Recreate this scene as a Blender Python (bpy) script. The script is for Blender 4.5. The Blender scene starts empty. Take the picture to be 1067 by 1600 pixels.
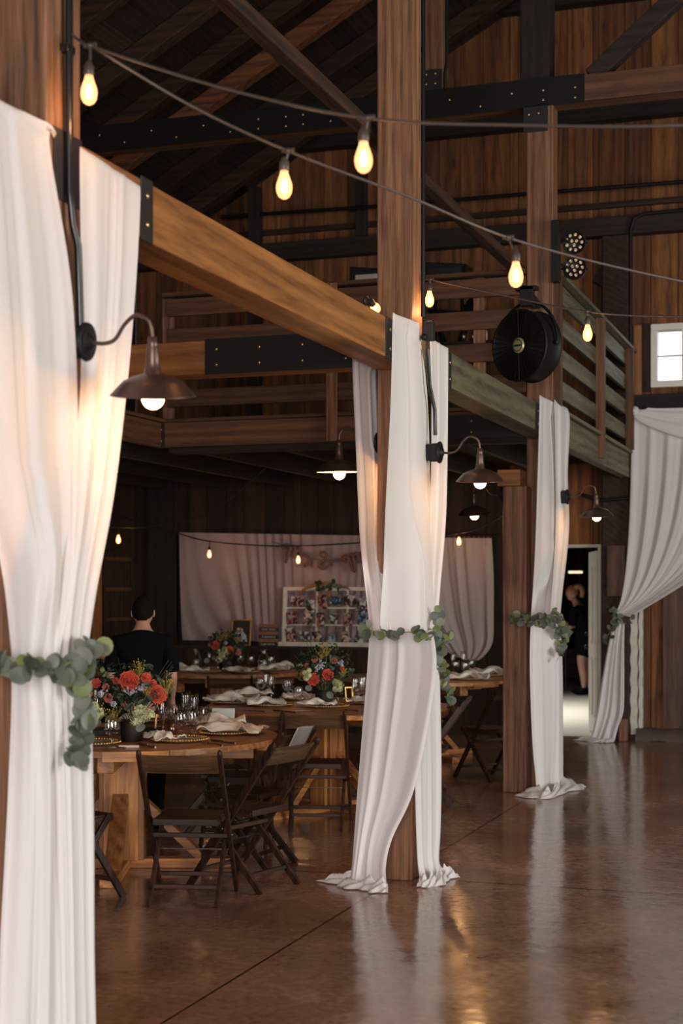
import bpy, bmesh, math, random
from mathutils import Vector, Matrix, Euler
R = math.radians
sc = bpy.context.scene
COL = sc.collection
random.seed(7)
# ------------------------------------------------------------------ camera, world, light, exposure
YAW = R(18.8); F = 2400.0; CX = 533.5; HZ = 923.0; EYE = 1.6
SN, CS = math.sin(YAW), math.cos(YAW)
cd = bpy.data.cameras.new('camera'); cam = bpy.data.objects.new('camera', cd); COL.objects.link(cam)
cam.location = (0, 0, EYE); cam.rotation_euler = (R(90), 0, YAW)
cd.sensor_fit = 'VERTICAL'; cd.sensor_height = 36; cd.lens = F/1600*36; cd.shift_y = (HZ-800)/1600
cd.dof.use_dof = True; cd.dof.focus_distance = 8.6; cd.dof.aperture_fstop = 3.2
sc.camera = cam
sc.view_settings.view_transform = 'Standard'; sc.view_settings.look = 'None'
sc.view_settings.exposure = 0.0; sc.view_settings.gamma = 1; sc.view_settings.use_curve_mapping = False
w = bpy.data.worlds.new('sky'); sc.world = w; w.use_nodes = True
w.node_tree.nodes['Background'].inputs[0].default_value = (0.93, 0.97, 1.0, 1)
w.node_tree.nodes['Background'].inputs[1].default_value = 2.2
def area(name, loc, rot, sx, sy, power, col):
    l = bpy.data.lights.new(name, 'AREA'); l.shape = 'RECTANGLE'; l.size = sx; l.size_y = sy; l.energy = power; l.color = col
    o = bpy.data.objects.new(name, l); COL.objects.link(o); o.location = loc; o.rotation_euler = rot; return o
# daylight entering through the open barn doors (front gable wall behind the camera, and the right-hand long wall)
area('daylight_front_door', (1.6, -5.9, 2.3), (R(90), 0, 0), 5.4, 4.2, 930, (1.0, 0.945, 0.925))
area('daylight_side_door', (7.9, 6.5, 2.1), (R(90), 0, R(90)), 5.5, 3.9, 620, (0.98, 1.0, 0.90))
sk = area('annex_floor_fill', (-4.6, 19.9, 3.3), (0, R(-14), 0), 1.6, 2.6, 150, (1.0, 0.98, 0.93)); sk.data.spread = R(100)  # added area light below the closed ceiling; brightens the annex floor

# ------------------------------------------------------------------ photo measurements -> places in the barn
def T(px): return (px-CX)/F
def Yof(px, X):
    t = T(px); return X*(CS+t*SN)/(t*CS-SN)
def Xof(px, Y):
    t = T(px); return Y*(t*CS-SN)/(CS+t*SN)
def dep(X, Y): return -X*SN+Y*CS
def Hof(y, X, Y): return EYE+(HZ-y)/F*dep(X, Y)
def PX(px, y, X):
    Y = Yof(px, X); return Vector((X, Y, Hof(y, X, Y)))
def PY(px, y, Y):
    X = Xof(px, Y); return Vector((X, Y, Hof(y, X, Y)))
def PZ(px, y, z):
    xc = T(px)*z; return Vector((xc*CS-z*SN, z*CS+xc*SN, EYE+(HZ-y)/F*z))
def PH(px, y, H):
    return PZ(px, y, (EYE-H)*F/(y-HZ))

# ------------------------------------------------------------------ materials
def newmat(name):
    m = bpy.data.materials.new(name); m.use_nodes = True
    nt = m.node_tree; return m, nt, nt.nodes['Principled BSDF']
def N(nt, t, **k):
    n = nt.nodes.new(t)
    for a, b in k.items(): setattr(n, a, b)
    return n
def plain(name, col, rough=0.6, metal=0.0, noise=0.0, nscale=20, bump=0.0, spec=None, coat=0):
    m, nt, b = newmat(name)
    b.inputs['Base Color'].default_value = (*col, 1); b.inputs['Roughness'].default_value = rough; b.inputs['Metallic'].default_value = metal
    if spec is not None: b.inputs['Specular IOR Level'].default_value = spec
    if coat: b.inputs['Coat Weight'].default_value = coat
    if noise or bump:
        tc = N(nt, 'ShaderNodeTexCoord'); nz = N(nt, 'ShaderNodeTexNoise'); nz.inputs['Scale'].default_value = nscale; nz.inputs['Detail'].default_value = 4
        nt.links.new(tc.outputs['Object'], nz.inputs['Vector'])
        if noise:
            mx = N(nt, 'ShaderNodeMix', data_type='RGBA'); nt.links.new(nz.outputs[0], mx.inputs[0])
            mx.inputs[6].default_value = (*[c*(1-noise) for c in col], 1); mx.inputs[7].default_value = (*[min(1, c*(1+noise)) for c in col], 1)
            nt.links.new(mx.outputs[2], b.inputs['Base Color'])
        if bump:
            bp = N(nt, 'ShaderNodeBump'); bp.inputs['Strength'].default_value = bump; bp.inputs['Distance'].default_value = 0.01
            nt.links.new(nz.outputs[0], bp.inputs['Height']); nt.links.new(bp.outputs[0], b.inputs['Normal'])
    return m
def wood(name, dark, light, axis, rough=0.6, bump=0.35, grain=11, var=0.3, knots=0.35, island=True, stretch=0.9):
    m, nt, b = newmat(name); L = nt.links.new
    tc = N(nt, 'ShaderNodeTexCoord'); oi = N(nt, 'ShaderNodeObjectInfo'); geo = N(nt, 'ShaderNodeNewGeometry')
    add = N(nt, 'ShaderNodeMath', operation='ADD'); L(oi.outputs['Random'], add.inputs[0])
    if island: L(geo.outputs['Random Per Island'], add.inputs[1])
    else: add.inputs[1].default_value = 0
    mul = N(nt, 'ShaderNodeMath', operation='MULTIPLY'); L(add.outputs[0], mul.inputs[0]); mul.inputs[1].default_value = 37
    va = N(nt, 'ShaderNodeVectorMath', operation='ADD'); L(tc.outputs['Object'], va.inputs[0]); L(mul.outputs[0], va.inputs[1])
    mp = N(nt, 'ShaderNodeMapping'); s = [grain]*3; s['xyz'.index(axis)] = stretch; mp.inputs['Scale'].default_value = s; L(va.outputs[0], mp.inputs['Vector'])
    n1 = N(nt, 'ShaderNodeTexNoise'); n1.inputs['Scale'].default_value = 1.0; n1.inputs['Detail'].default_value = 5; n1.inputs['Distortion'].default_value = 1.2; L(mp.outputs[0], n1.inputs['Vector'])
    n2 = N(nt, 'ShaderNodeTexNoise'); n2.inputs['Scale'].default_value = 6.0; n2.inputs['Detail'].default_value = 3; L(mp.outputs[0], n2.inputs['Vector'])
    mxa = N(nt, 'ShaderNodeMix', data_type='FLOAT'); mxa.inputs[0].default_value = 0.45; L(n1.outputs[0], mxa.inputs[2]); L(n2.outputs[0], mxa.inputs[3])
    mw = N(nt, 'ShaderNodeMapping'); sw_ = [1.0]*3; sw_['xyz'.index(axis)] = 0.10; mw.inputs['Scale'].default_value = sw_; mw.inputs['Rotation'].default_value = (0.05, 0.04, 0.03); L(va.outputs[0], mw.inputs['Vector'])
    wv = N(nt, 'ShaderNodeTexWave', wave_type='RINGS', rings_direction=axis.upper()); wv.inputs['Scale'].default_value = grain*0.45; wv.inputs['Distortion'].default_value = 16.0; wv.inputs['Detail'].default_value = 2; wv.inputs['Detail Scale'].default_value = 0.35; L(mw.outputs[0], wv.inputs['Vector'])
    mxn = N(nt, 'ShaderNodeMix', data_type='FLOAT'); mxn.inputs[0].default_value = 0.13; L(mxa.outputs[0], mxn.inputs[2]); L(wv.outputs[1], mxn.inputs[3])
    cr = N(nt, 'ShaderNodeValToRGB'); cr.color_ramp.elements[0].position = 0.33; cr.color_ramp.elements[1].position = 0.68
    cr.color_ramp.elements[0].color = (*dark, 1); cr.color_ramp.elements[1].color = (*light, 1); L(mxn.outputs[0], cr.inputs[0])
    # knots
    mk = N(nt, 'ShaderNodeMapping'); sk = [5.0]*3; sk['xyz'.index(axis)] = 1.6; mk.inputs['Scale'].default_value = sk; L(va.outputs[0], mk.inputs['Vector'])
    vo = N(nt, 'ShaderNodeTexVoronoi'); vo.inputs['Scale'].default_value = 1.0; L(mk.outputs[0], vo.inputs['Vector'])
    kr = N(nt, 'ShaderNodeMapRange'); kr.inputs[1].default_value = 0.05; kr.inputs[2].default_value = 0.16; kr.inputs[3].default_value = 1-knots; kr.inputs[4].default_value = 1.0; L(vo.outputs['Distance'], kr.inputs[0])
    vr = N(nt, 'ShaderNodeMapRange'); vr.inputs[3].default_value = 1-var; vr.inputs[4].default_value = 1+var*0.8
    fr = N(nt, 'ShaderNodeMath', operation='FRACT'); L(mul.outputs[0], fr.inputs[0]); L(fr.outputs[0], vr.inputs[0])
    m1 = N(nt, 'ShaderNodeMath', operation='MULTIPLY'); L(kr.outputs[0], m1.inputs[0]); L(vr.outputs[0], m1.inputs[1])
    vm = N(nt, 'ShaderNodeVectorMath', operation='SCALE'); L(cr.outputs[0], vm.inputs[0]); L(m1.outputs[0], vm.inputs['Scale']); L(vm.outputs[0], b.inputs['Base Color'])
    bp = N(nt, 'ShaderNodeBump'); bp.inputs['Strength'].default_value = bump; bp.inputs['Distance'].default_value = 0.012; L(mxn.outputs[0], bp.inputs['Height']); L(bp.outputs[0], b.inputs['Normal'])
    b.inputs['Roughness'].default_value = rough; b.inputs['Specular IOR Level'].default_value = 0.35
    return m
M = {}
for ax in 'xyz':
    M['post'+ax] = wood('aged_fir_post_'+ax, (0.085, 0.038, 0.019), (0.29, 0.140, 0.072), ax, 0.6, 0.7, grain=16)
    M['beam'+ax] = wood('honey_beam_'+ax, (0.15, 0.055, 0.016), (0.40, 0.165, 0.048), ax, 0.5, 0.35, grain=9)
    M['dark'+ax] = wood('dark_beam_'+ax, (0.010, 0.006, 0.005), (0.035, 0.018, 0.012), ax, 0.7, 0.4)
    M['weath'+ax] = wood('wood_green_daylight_tint_'+ax, (0.060, 0.048, 0.026), (0.20, 0.175, 0.100), ax, 0.6, 0.5, var=0.2)  # grey wood with the green of foliage-filtered daylight put into its colour
    M['raftl'+ax] = wood('lit_reddish_rafter_'+ax, (0.060, 0.022, 0.009), (0.22, 0.080, 0.030), ax, 0.7, 0.6)  # brighter copy of the rafter wood, warm light put into its colour
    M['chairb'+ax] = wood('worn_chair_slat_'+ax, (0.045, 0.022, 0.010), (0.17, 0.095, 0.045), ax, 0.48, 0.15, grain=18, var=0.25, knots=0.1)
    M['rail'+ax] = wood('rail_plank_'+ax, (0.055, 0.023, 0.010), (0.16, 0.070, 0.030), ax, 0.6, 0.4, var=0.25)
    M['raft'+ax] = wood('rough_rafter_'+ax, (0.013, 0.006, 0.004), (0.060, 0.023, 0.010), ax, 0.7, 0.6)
    M['table'+ax] = wood('table_top_pine_'+ax, (0.22, 0.082, 0.022), (0.58, 0.25, 0.080), ax, 0.38, 0.15, grain=14, var=0.4)
    M['chair'+ax] = wood('chair_wood_'+ax, (0.012, 0.005, 0.003), (0.062, 0.024, 0.011), ax, 0.48, 0.15, grain=22, var=0.3, knots=0.1)
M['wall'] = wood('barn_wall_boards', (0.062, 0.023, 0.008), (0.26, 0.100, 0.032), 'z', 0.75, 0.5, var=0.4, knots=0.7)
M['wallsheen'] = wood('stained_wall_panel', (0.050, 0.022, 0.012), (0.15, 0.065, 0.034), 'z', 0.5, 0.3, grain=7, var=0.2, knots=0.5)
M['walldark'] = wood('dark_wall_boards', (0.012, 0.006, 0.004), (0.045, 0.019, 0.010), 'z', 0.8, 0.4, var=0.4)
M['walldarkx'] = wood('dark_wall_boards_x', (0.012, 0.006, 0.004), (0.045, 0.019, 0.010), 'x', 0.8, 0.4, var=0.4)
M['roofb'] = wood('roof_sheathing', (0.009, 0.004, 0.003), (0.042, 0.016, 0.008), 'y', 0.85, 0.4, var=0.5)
M['steel'] = plain('dark_steel_plate', (0.020, 0.016, 0.017), 0.55, 0.3, 0.2, 6)
M['brass'] = plain('brass_bolt', (0.55, 0.38, 0.18), 0.35, 0.9)
M['bronze'] = plain('bronze_lamp_metal', (0.115, 0.068, 0.052), 0.38, 0.75, 0.25, 30)
M['black'] = plain('black_metal', (0.010, 0.009, 0.009), 0.5, 0.2, spec=0.3)
M['pipe'] = plain('dark_conduit', (0.045, 0.042, 0.045), 0.28, 0.8)
M['cord'] = plain('cord_rubber', (0.060, 0.042, 0.034), 0.45)
M['blackcord'] = plain('black_cord', (0.02, 0.018, 0.018), 0.5)
M['whitepaint'] = plain('old_white_paint', (0.62, 0.56, 0.48), 0.6, 0, 0.25, 14, 0.3)
M['cream'] = plain('cream_door_paint', (0.60, 0.53, 0.42), 0.5, 0, 0.12, 5)
M['enamel'] = plain('white_enamel', (0.8, 0.74, 0.66), 0.35)
M['gold'] = plain('gold_rim', (0.62, 0.38, 0.14), 0.3, 0.9)
M['plate'] = plain('charger_plate', (0.42, 0.34, 0.28), 0.18, 0.15, 0.15, 40)
M['silver'] = plain('flatware_metal', (0.20, 0.15, 0.12), 0.3, 0.9)
M['paper'] = plain('program_paper', (0.62, 0.63, 0.60), 0.7, 0, 0.12, 18)
M['paperblue'] = plain('blue_grey_card', (0.42, 0.50, 0.60), 0.6, 0, 0.1, 25)
M['darkcloth'] = plain('dark_runner', (0.018, 0.018, 0.024), 0.8)
M['curb'] = plain('concrete_curb', (0.10, 0.065, 0.05), 0.8, 0, 0.4, 9, 0.4)
M['annexfloor'] = plain('annex_concrete', (0.44, 0.40, 0.33), 0.6, 0, 0.15, 3)
M['skin'] = plain('skin', (0.50, 0.26, 0.18), 0.5, 0, 0.08, 12)
M['shirt'] = plain('black_fabric', (0.006, 0.006, 0.007), 0.95, spec=0.05)
M['darkhair'] = plain('dark_hair', (0.010, 0.006, 0.004), 0.85, 0, 0.4, 60, 0.4, spec=0.1)
M['blond'] = plain('auburn_hair', (0.34, 0.15, 0.055), 0.45, 0, 0.4, 70, 0.4)
M['burlap'] = plain('burlap', (0.13, 0.065, 0.040), 0.9, 0, 0.3, 90, 0.5)
M['ribbon'] = plain('burlap_ribbon', (0.22, 0.11, 0.05), 0.9, 0, 0.3, 60)
M['signwood'] = plain('sign_slat', (0.20, 0.095, 0.045), 0.7, 0, 0.3, 20)
M['chalk'] = plain('sign_dark_band', (0.03, 0.022, 0.02), 0.7)
M['led'] = plain('led_lens', (0.60, 0.42, 0.28), 0.2, 0.6)
M['badge'] = plain('fan_badge', (0.55, 0.52, 0.26), 0.35, 0.5)
def cloth(name, col, transl, rough=0.85):
    m, nt, b = newmat(name); L = nt.links.new
    b.inputs['Roughness'].default_value = rough; b.inputs['Specular IOR Level'].default_value = 0.15
    b.inputs['Base Color'].default_value = (*col, 1)
    tc = N(nt, 'ShaderNodeTexCoord'); mp = N(nt, 'ShaderNodeMapping'); mp.inputs['Scale'].default_value = (260, 260, 50)
    nz = N(nt, 'ShaderNodeTexNoise'); nz.inputs['Scale'].default_value = 1; L(tc.outputs['Object'], mp.inputs[0]); L(mp.outputs[0], nz.inputs['Vector'])
    bp = N(nt, 'ShaderNodeBump'); bp.inputs['Strength'].default_value = 0.12; bp.inputs['Distance'].default_value = 0.003; L(nz.outputs[0], bp.inputs['Height']); L(bp.outputs[0], b.inputs['Normal'])
    tr = N(nt, 'ShaderNodeBsdfTranslucent'); tr.inputs[0].default_value = (*col, 1)
    mx = N(nt, 'ShaderNodeMixShader'); mx.inputs[0].default_value = transl
    L(b.outputs[0], mx.inputs[1]); L(tr.outputs[0], mx.inputs[2]); L(mx.outputs[0], nt.nodes['Material Output'].inputs[0])
    return m
M['drape'] = cloth('white_chiffon', (0.88, 0.83, 0.82), 0.28)
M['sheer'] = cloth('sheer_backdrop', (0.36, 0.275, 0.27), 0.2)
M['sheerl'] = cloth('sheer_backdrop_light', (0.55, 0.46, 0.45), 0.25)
M['napkin'] = cloth('cream_napkin', (0.95, 0.86, 0.74), 0.15)
def leafmat(name, c1, c2, rough=0.5, tr=0.2):
    m, nt, b = newmat(name); L = nt.links.new
    geo = N(nt, 'ShaderNodeNewGeometry'); cr = N(nt, 'ShaderNodeValToRGB'); L(geo.outputs['Random Per Island'], cr.inputs[0])
    cr.color_ramp.elements[0].color = (*c1, 1); cr.color_ramp.elements[1].color = (*c2, 1)
    L(cr.outputs[0], b.inputs['Base Color']); b.inputs['Roughness'].default_value = rough
    if tr:
        t = N(nt, 'ShaderNodeBsdfTranslucent'); L(cr.outputs[0], t.inputs[0]); mx = N(nt, 'ShaderNodeMixShader'); mx.inputs[0].default_value = tr
        L(b.outputs[0], mx.inputs[1]); L(t.outputs[0], mx.inputs[2]); L(mx.outputs[0], nt.nodes['Material Output'].inputs[0])
    return m
M['euc'] = leafmat('eucalyptus_leaf', (0.075, 0.095, 0.070), (0.205, 0.225, 0.175))
M['eucgreen'] = leafmat('young_eucalyptus_leaf', (0.13, 0.17, 0.05), (0.24, 0.26, 0.09))
M['stem'] = plain('green_stem', (0.22, 0.26, 0.09), 0.6)
M['foliage'] = leafmat('dark_bouquet_foliage', (0.010, 0.020, 0.010), (0.055, 0.085, 0.04), 0.5, 0.1)
M['coral'] = leafmat('coral_petal', (0.66, 0.075, 0.045), (0.84, 0.17, 0.10), 0.6)
M['pink'] = leafmat('pink_petal', (0.65, 0.16, 0.12), (0.80, 0.30, 0.22), 0.6)
M['hydra'] = leafmat('pale_green_floret', (0.44, 0.47, 0.20), (0.80, 0.80, 0.50), 0.6)
M['lilac'] = leafmat('pale_lilac_floret', (0.42, 0.38, 0.46), (0.66, 0.62, 0.68), 0.6)
M['golden'] = leafmat('golden_sprig', (0.34, 0.24, 0.04), (0.58, 0.42, 0.10), 0.6)
def glassmat(name, col=(1, 1, 1), refl=1.0):
    m, nt, b = newmat(name); L = nt.links.new
    t = N(nt, 'ShaderNodeBsdfTransparent'); t.inputs[0].default_value = (*col, 1); g = N(nt, 'ShaderNodeBsdfGlossy'); g.inputs['Roughness'].default_value = 0.03
    fr = N(nt, 'ShaderNodeLayerWeight'); fr.inputs[0].default_value = 0.5
    pw = N(nt, 'ShaderNodeMath', operation='POWER'); pw.inputs[1].default_value = 3.0; L(fr.outputs['Facing'], pw.inputs[0])
    ma = N(nt, 'ShaderNodeMath', operation='MULTIPLY_ADD'); ma.inputs[1].default_value = refl; ma.inputs[2].default_value = 0.09; L(pw.outputs[0], ma.inputs[0])
    mx = N(nt, 'ShaderNodeMixShader'); L(ma.outputs[0], mx.inputs[0]); L(t.outputs[0], mx.inputs[1]); L(g.outputs[0], mx.inputs[2]); L(mx.outputs[0], nt.nodes['Material Output'].inputs[0])
    return m
M['glass'] = glassmat('clear_glass', (0.985, 0.975, 0.96), 0.6)
M['pane'] = glassmat('window_glass', (0.98, 1, 1), 0.4)
def emis(name, col, s):
    m, nt, b = newmat(name); e = N(nt, 'ShaderNodeEmission'); e.inputs[0].default_value = (*col, 1); e.inputs[1].default_value = s
    nt.links.new(e.outputs[0], nt.nodes['Material Output'].inputs[0]); return m
M['filament'] = emis('glowing_filament', (1.0, 0.62, 0.28), 14)
M['globe'] = emis('lit_globe_bulb', (1.0, 0.62, 0.32), 9)
M['tube'] = emis('lit_lamp', (1.0, 0.8, 0.5), 1.2)
def bulbglass():
    m, nt, b = newmat('glowing_bulb_glass'); L = nt.links.new
    t = N(nt, 'ShaderNodeBsdfTransparent'); t.inputs[0].default_value = (1, 0.9, 0.75, 1); e = N(nt, 'ShaderNodeEmission'); e.inputs[0].default_value = (1.0, 0.46, 0.20, 1); e.inputs[1].default_value = 1.3
    a = N(nt, 'ShaderNodeAddShader'); L(t.outputs[0], a.inputs[0]); L(e.outputs[0], a.inputs[1]); L(a.outputs[0], nt.nodes['Material Output'].inputs[0]); return m
M['bulb'] = bulbglass()
def floormat():
    m, nt, b = newmat('polished_stained_concrete'); L = nt.links.new
    tc = N(nt, 'ShaderNodeTexCoord'); pos = tc.outputs['Object']
    def noise(s, d, dist=0.0, map_=None):
        n = N(nt, 'ShaderNodeTexNoise'); n.inputs['Scale'].default_value = s; n.inputs['Detail'].default_value = d; n.inputs['Distortion'].default_value = dist
        L(map_ or pos, n.inputs['Vector']); return n.outputs[0]
    n1 = noise(1.3, 5, 0.8); n2 = noise(22, 6, 0.4)
    mx = N(nt, 'ShaderNodeMix', data_type='FLOAT'); mx.inputs[0].default_value = 0.4; L(n1, mx.inputs[2]); L(n2, mx.inputs[3])
    cr = N(nt, 'ShaderNodeValToRGB'); e = cr.color_ramp.elements; e[0].position = 0.26; e[1].position = 0.74
    e[0].color = (0.13, 0.070, 0.044, 1); e[1].color = (0.52, 0.32, 0.215, 1); k = e.new(0.5); k.color = (0.29, 0.163, 0.104, 1); L(mx.outputs[0], cr.inputs[0])
    # saw-cut joints along the post lines
    sx = N(nt, 'ShaderNodeSeparateXYZ'); L(pos, sx.inputs[0])
    def joint(sock, period, off):
        a = N(nt, 'ShaderNodeMath', operation='ADD'); L(sock, a.inputs[0]); a.inputs[1].default_value = -off + period*20 + period/2
        md = N(nt, 'ShaderNodeMath', operation='MODULO'); L(a.outputs[0], md.inputs[0]); md.inputs[1].default_value = period
        s = N(nt, 'ShaderNodeMath', operation='SUBTRACT'); L(md.outputs[0], s.inputs[0]); s.inputs[1].default_value = period/2
        ab = N(nt, 'ShaderNodeMath', operation='ABSOLUTE'); L(s.outputs[0], ab.inputs[0])
        c = N(nt, 'ShaderNodeMath', operation='LESS_THAN'); L(ab.outputs[0], c.inputs[0]); c.inputs[1].default_value = 0.006 if period < 6 else 0.012; return c.outputs[0]
    jm = N(nt, 'ShaderNodeMath', operation='MAXIMUM'); L(joint(sx.outputs[0], 4.9, -2.46), jm.inputs[0]); L(joint(sx.outputs[1], 8.4, 8.22), jm.inputs[1])
    # pale scratches
    mp = N(nt, 'ShaderNodeMapping'); mp.inputs['Rotation'].default_value = (0, 0, 0.9); mp.inputs['Scale'].default_value = (0.5, 3.5, 1); L(pos, mp.inputs[0])
    wv = N(nt, 'ShaderNodeTexNoise'); wv.inputs['Scale'].default_value = 2.2; wv.inputs['Detail'].default_value = 1; L(mp.outputs[0], wv.inputs['Vector'])
    d = N(nt, 'ShaderNodeMath', operation='SUBTRACT'); L(wv.outputs[0], d.inputs[0]); d.inputs[1].default_value = 0.62
    da = N(nt, 'ShaderNodeMath', operation='ABSOLUTE'); L(d.outputs[0], da.inputs[0]); dl = N(nt, 'ShaderNodeMath', operation='LESS_THAN'); L(da.outputs[0], dl.inputs[0]); dl.inputs[1].default_value = 0.0018
    ds = N(nt, 'ShaderNodeMath', operation='MULTIPLY'); L(dl.outputs[0], ds.inputs[0]); ds.inputs[1].default_value = 0.12
    c1 = N(nt, 'ShaderNodeMix', data_type='RGBA'); L(ds.outputs[0], c1.inputs[0]); L(cr.outputs[0], c1.inputs[6]); c1.inputs[7].default_value = (0.22, 0.16, 0.12, 1)
    c2 = N(nt, 'ShaderNodeMix', data_type='RGBA'); L(jm.outputs[0], c2.inputs[0]); L(c1.outputs[2], c2.inputs[6]); c2.inputs[7].default_value = (0.016, 0.009, 0.006, 1); L(c2.outputs[2], b.inputs['Base Color'])
    rr = N(nt, 'ShaderNodeMapRange'); rr.inputs[1].default_value = 0.3; rr.inputs[2].default_value = 0.7; rr.inputs[3].default_value = 0.10; rr.inputs[4].default_value = 0.22; L(mx.outputs[0], rr.inputs[0]); L(rr.outputs[0], b.inputs['Roughness'])
    bp = N(nt, 'ShaderNodeBump'); bp.inputs['Strength'].default_value = 0.10; bp.inputs['Distance'].default_value = 0.02; L(noise(8, 2), bp.inputs['Height']); L(bp.outputs[0], b.inputs['Normal'])
    b.inputs['Specular IOR Level'].default_value = 0.75
    return m
M['floor'] = floormat()
def photomat(i):
    m, nt, b = newmat('snapshot_print'); L = nt.links.new; rnd = random.Random(i*13+5)
    tc = N(nt, 'ShaderNodeTexCoord'); mp = N(nt, 'ShaderNodeMapping'); mp.inputs['Location'].default_value = (i*3.1, i*1.7, i); L(tc.outputs['Object'], mp.inputs[0])
    vo = N(nt, 'ShaderNodeTexNoise'); vo.inputs['Scale'].default_value = 17; vo.inputs['Detail'].default_value = 2; vo.inputs['Distortion'].default_value = 1.0; L(mp.outputs[0], vo.inputs['Vector'])
    cr = N(nt, 'ShaderNodeValToRGB'); L(vo.outputs[0], cr.inputs[0]); e = cr.color_ramp.elements
    pal = [[(0.02, 0.015, 0.014), (0.10, 0.06, 0.05), (0.45, 0.25, 0.17), (0.5, 0.48, 0.5)], [(0.02, 0.02, 0.02), (0.1, 0.1, 0.1), (0.35, 0.33, 0.33), (0.6, 0.6, 0.6)],
           [(0.02, 0.02, 0.02), (0.16, 0.02, 0.02), (0.34, 0.2, 0.15), (0.3, 0.3, 0.33)], [(0.01, 0.02, 0.04), (0.03, 0.06, 0.12), (0.12, 0.17, 0.24), (0.5, 0.5, 0.5)]][i % 4 if i % 7 else 0]
    e[0].position = 0.38; e[0].color = (*pal[0], 1); e[1].position = 0.62; e[1].color = (*pal[3], 1)
    a = e.new(0.46); a.color = (*pal[1], 1); a = e.new(0.53); a.color = (*pal[2], 1)
    L(cr.outputs[0], b.inputs['Base Color']); b.inputs['Roughness'].default_value = 0.4
    return m

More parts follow.
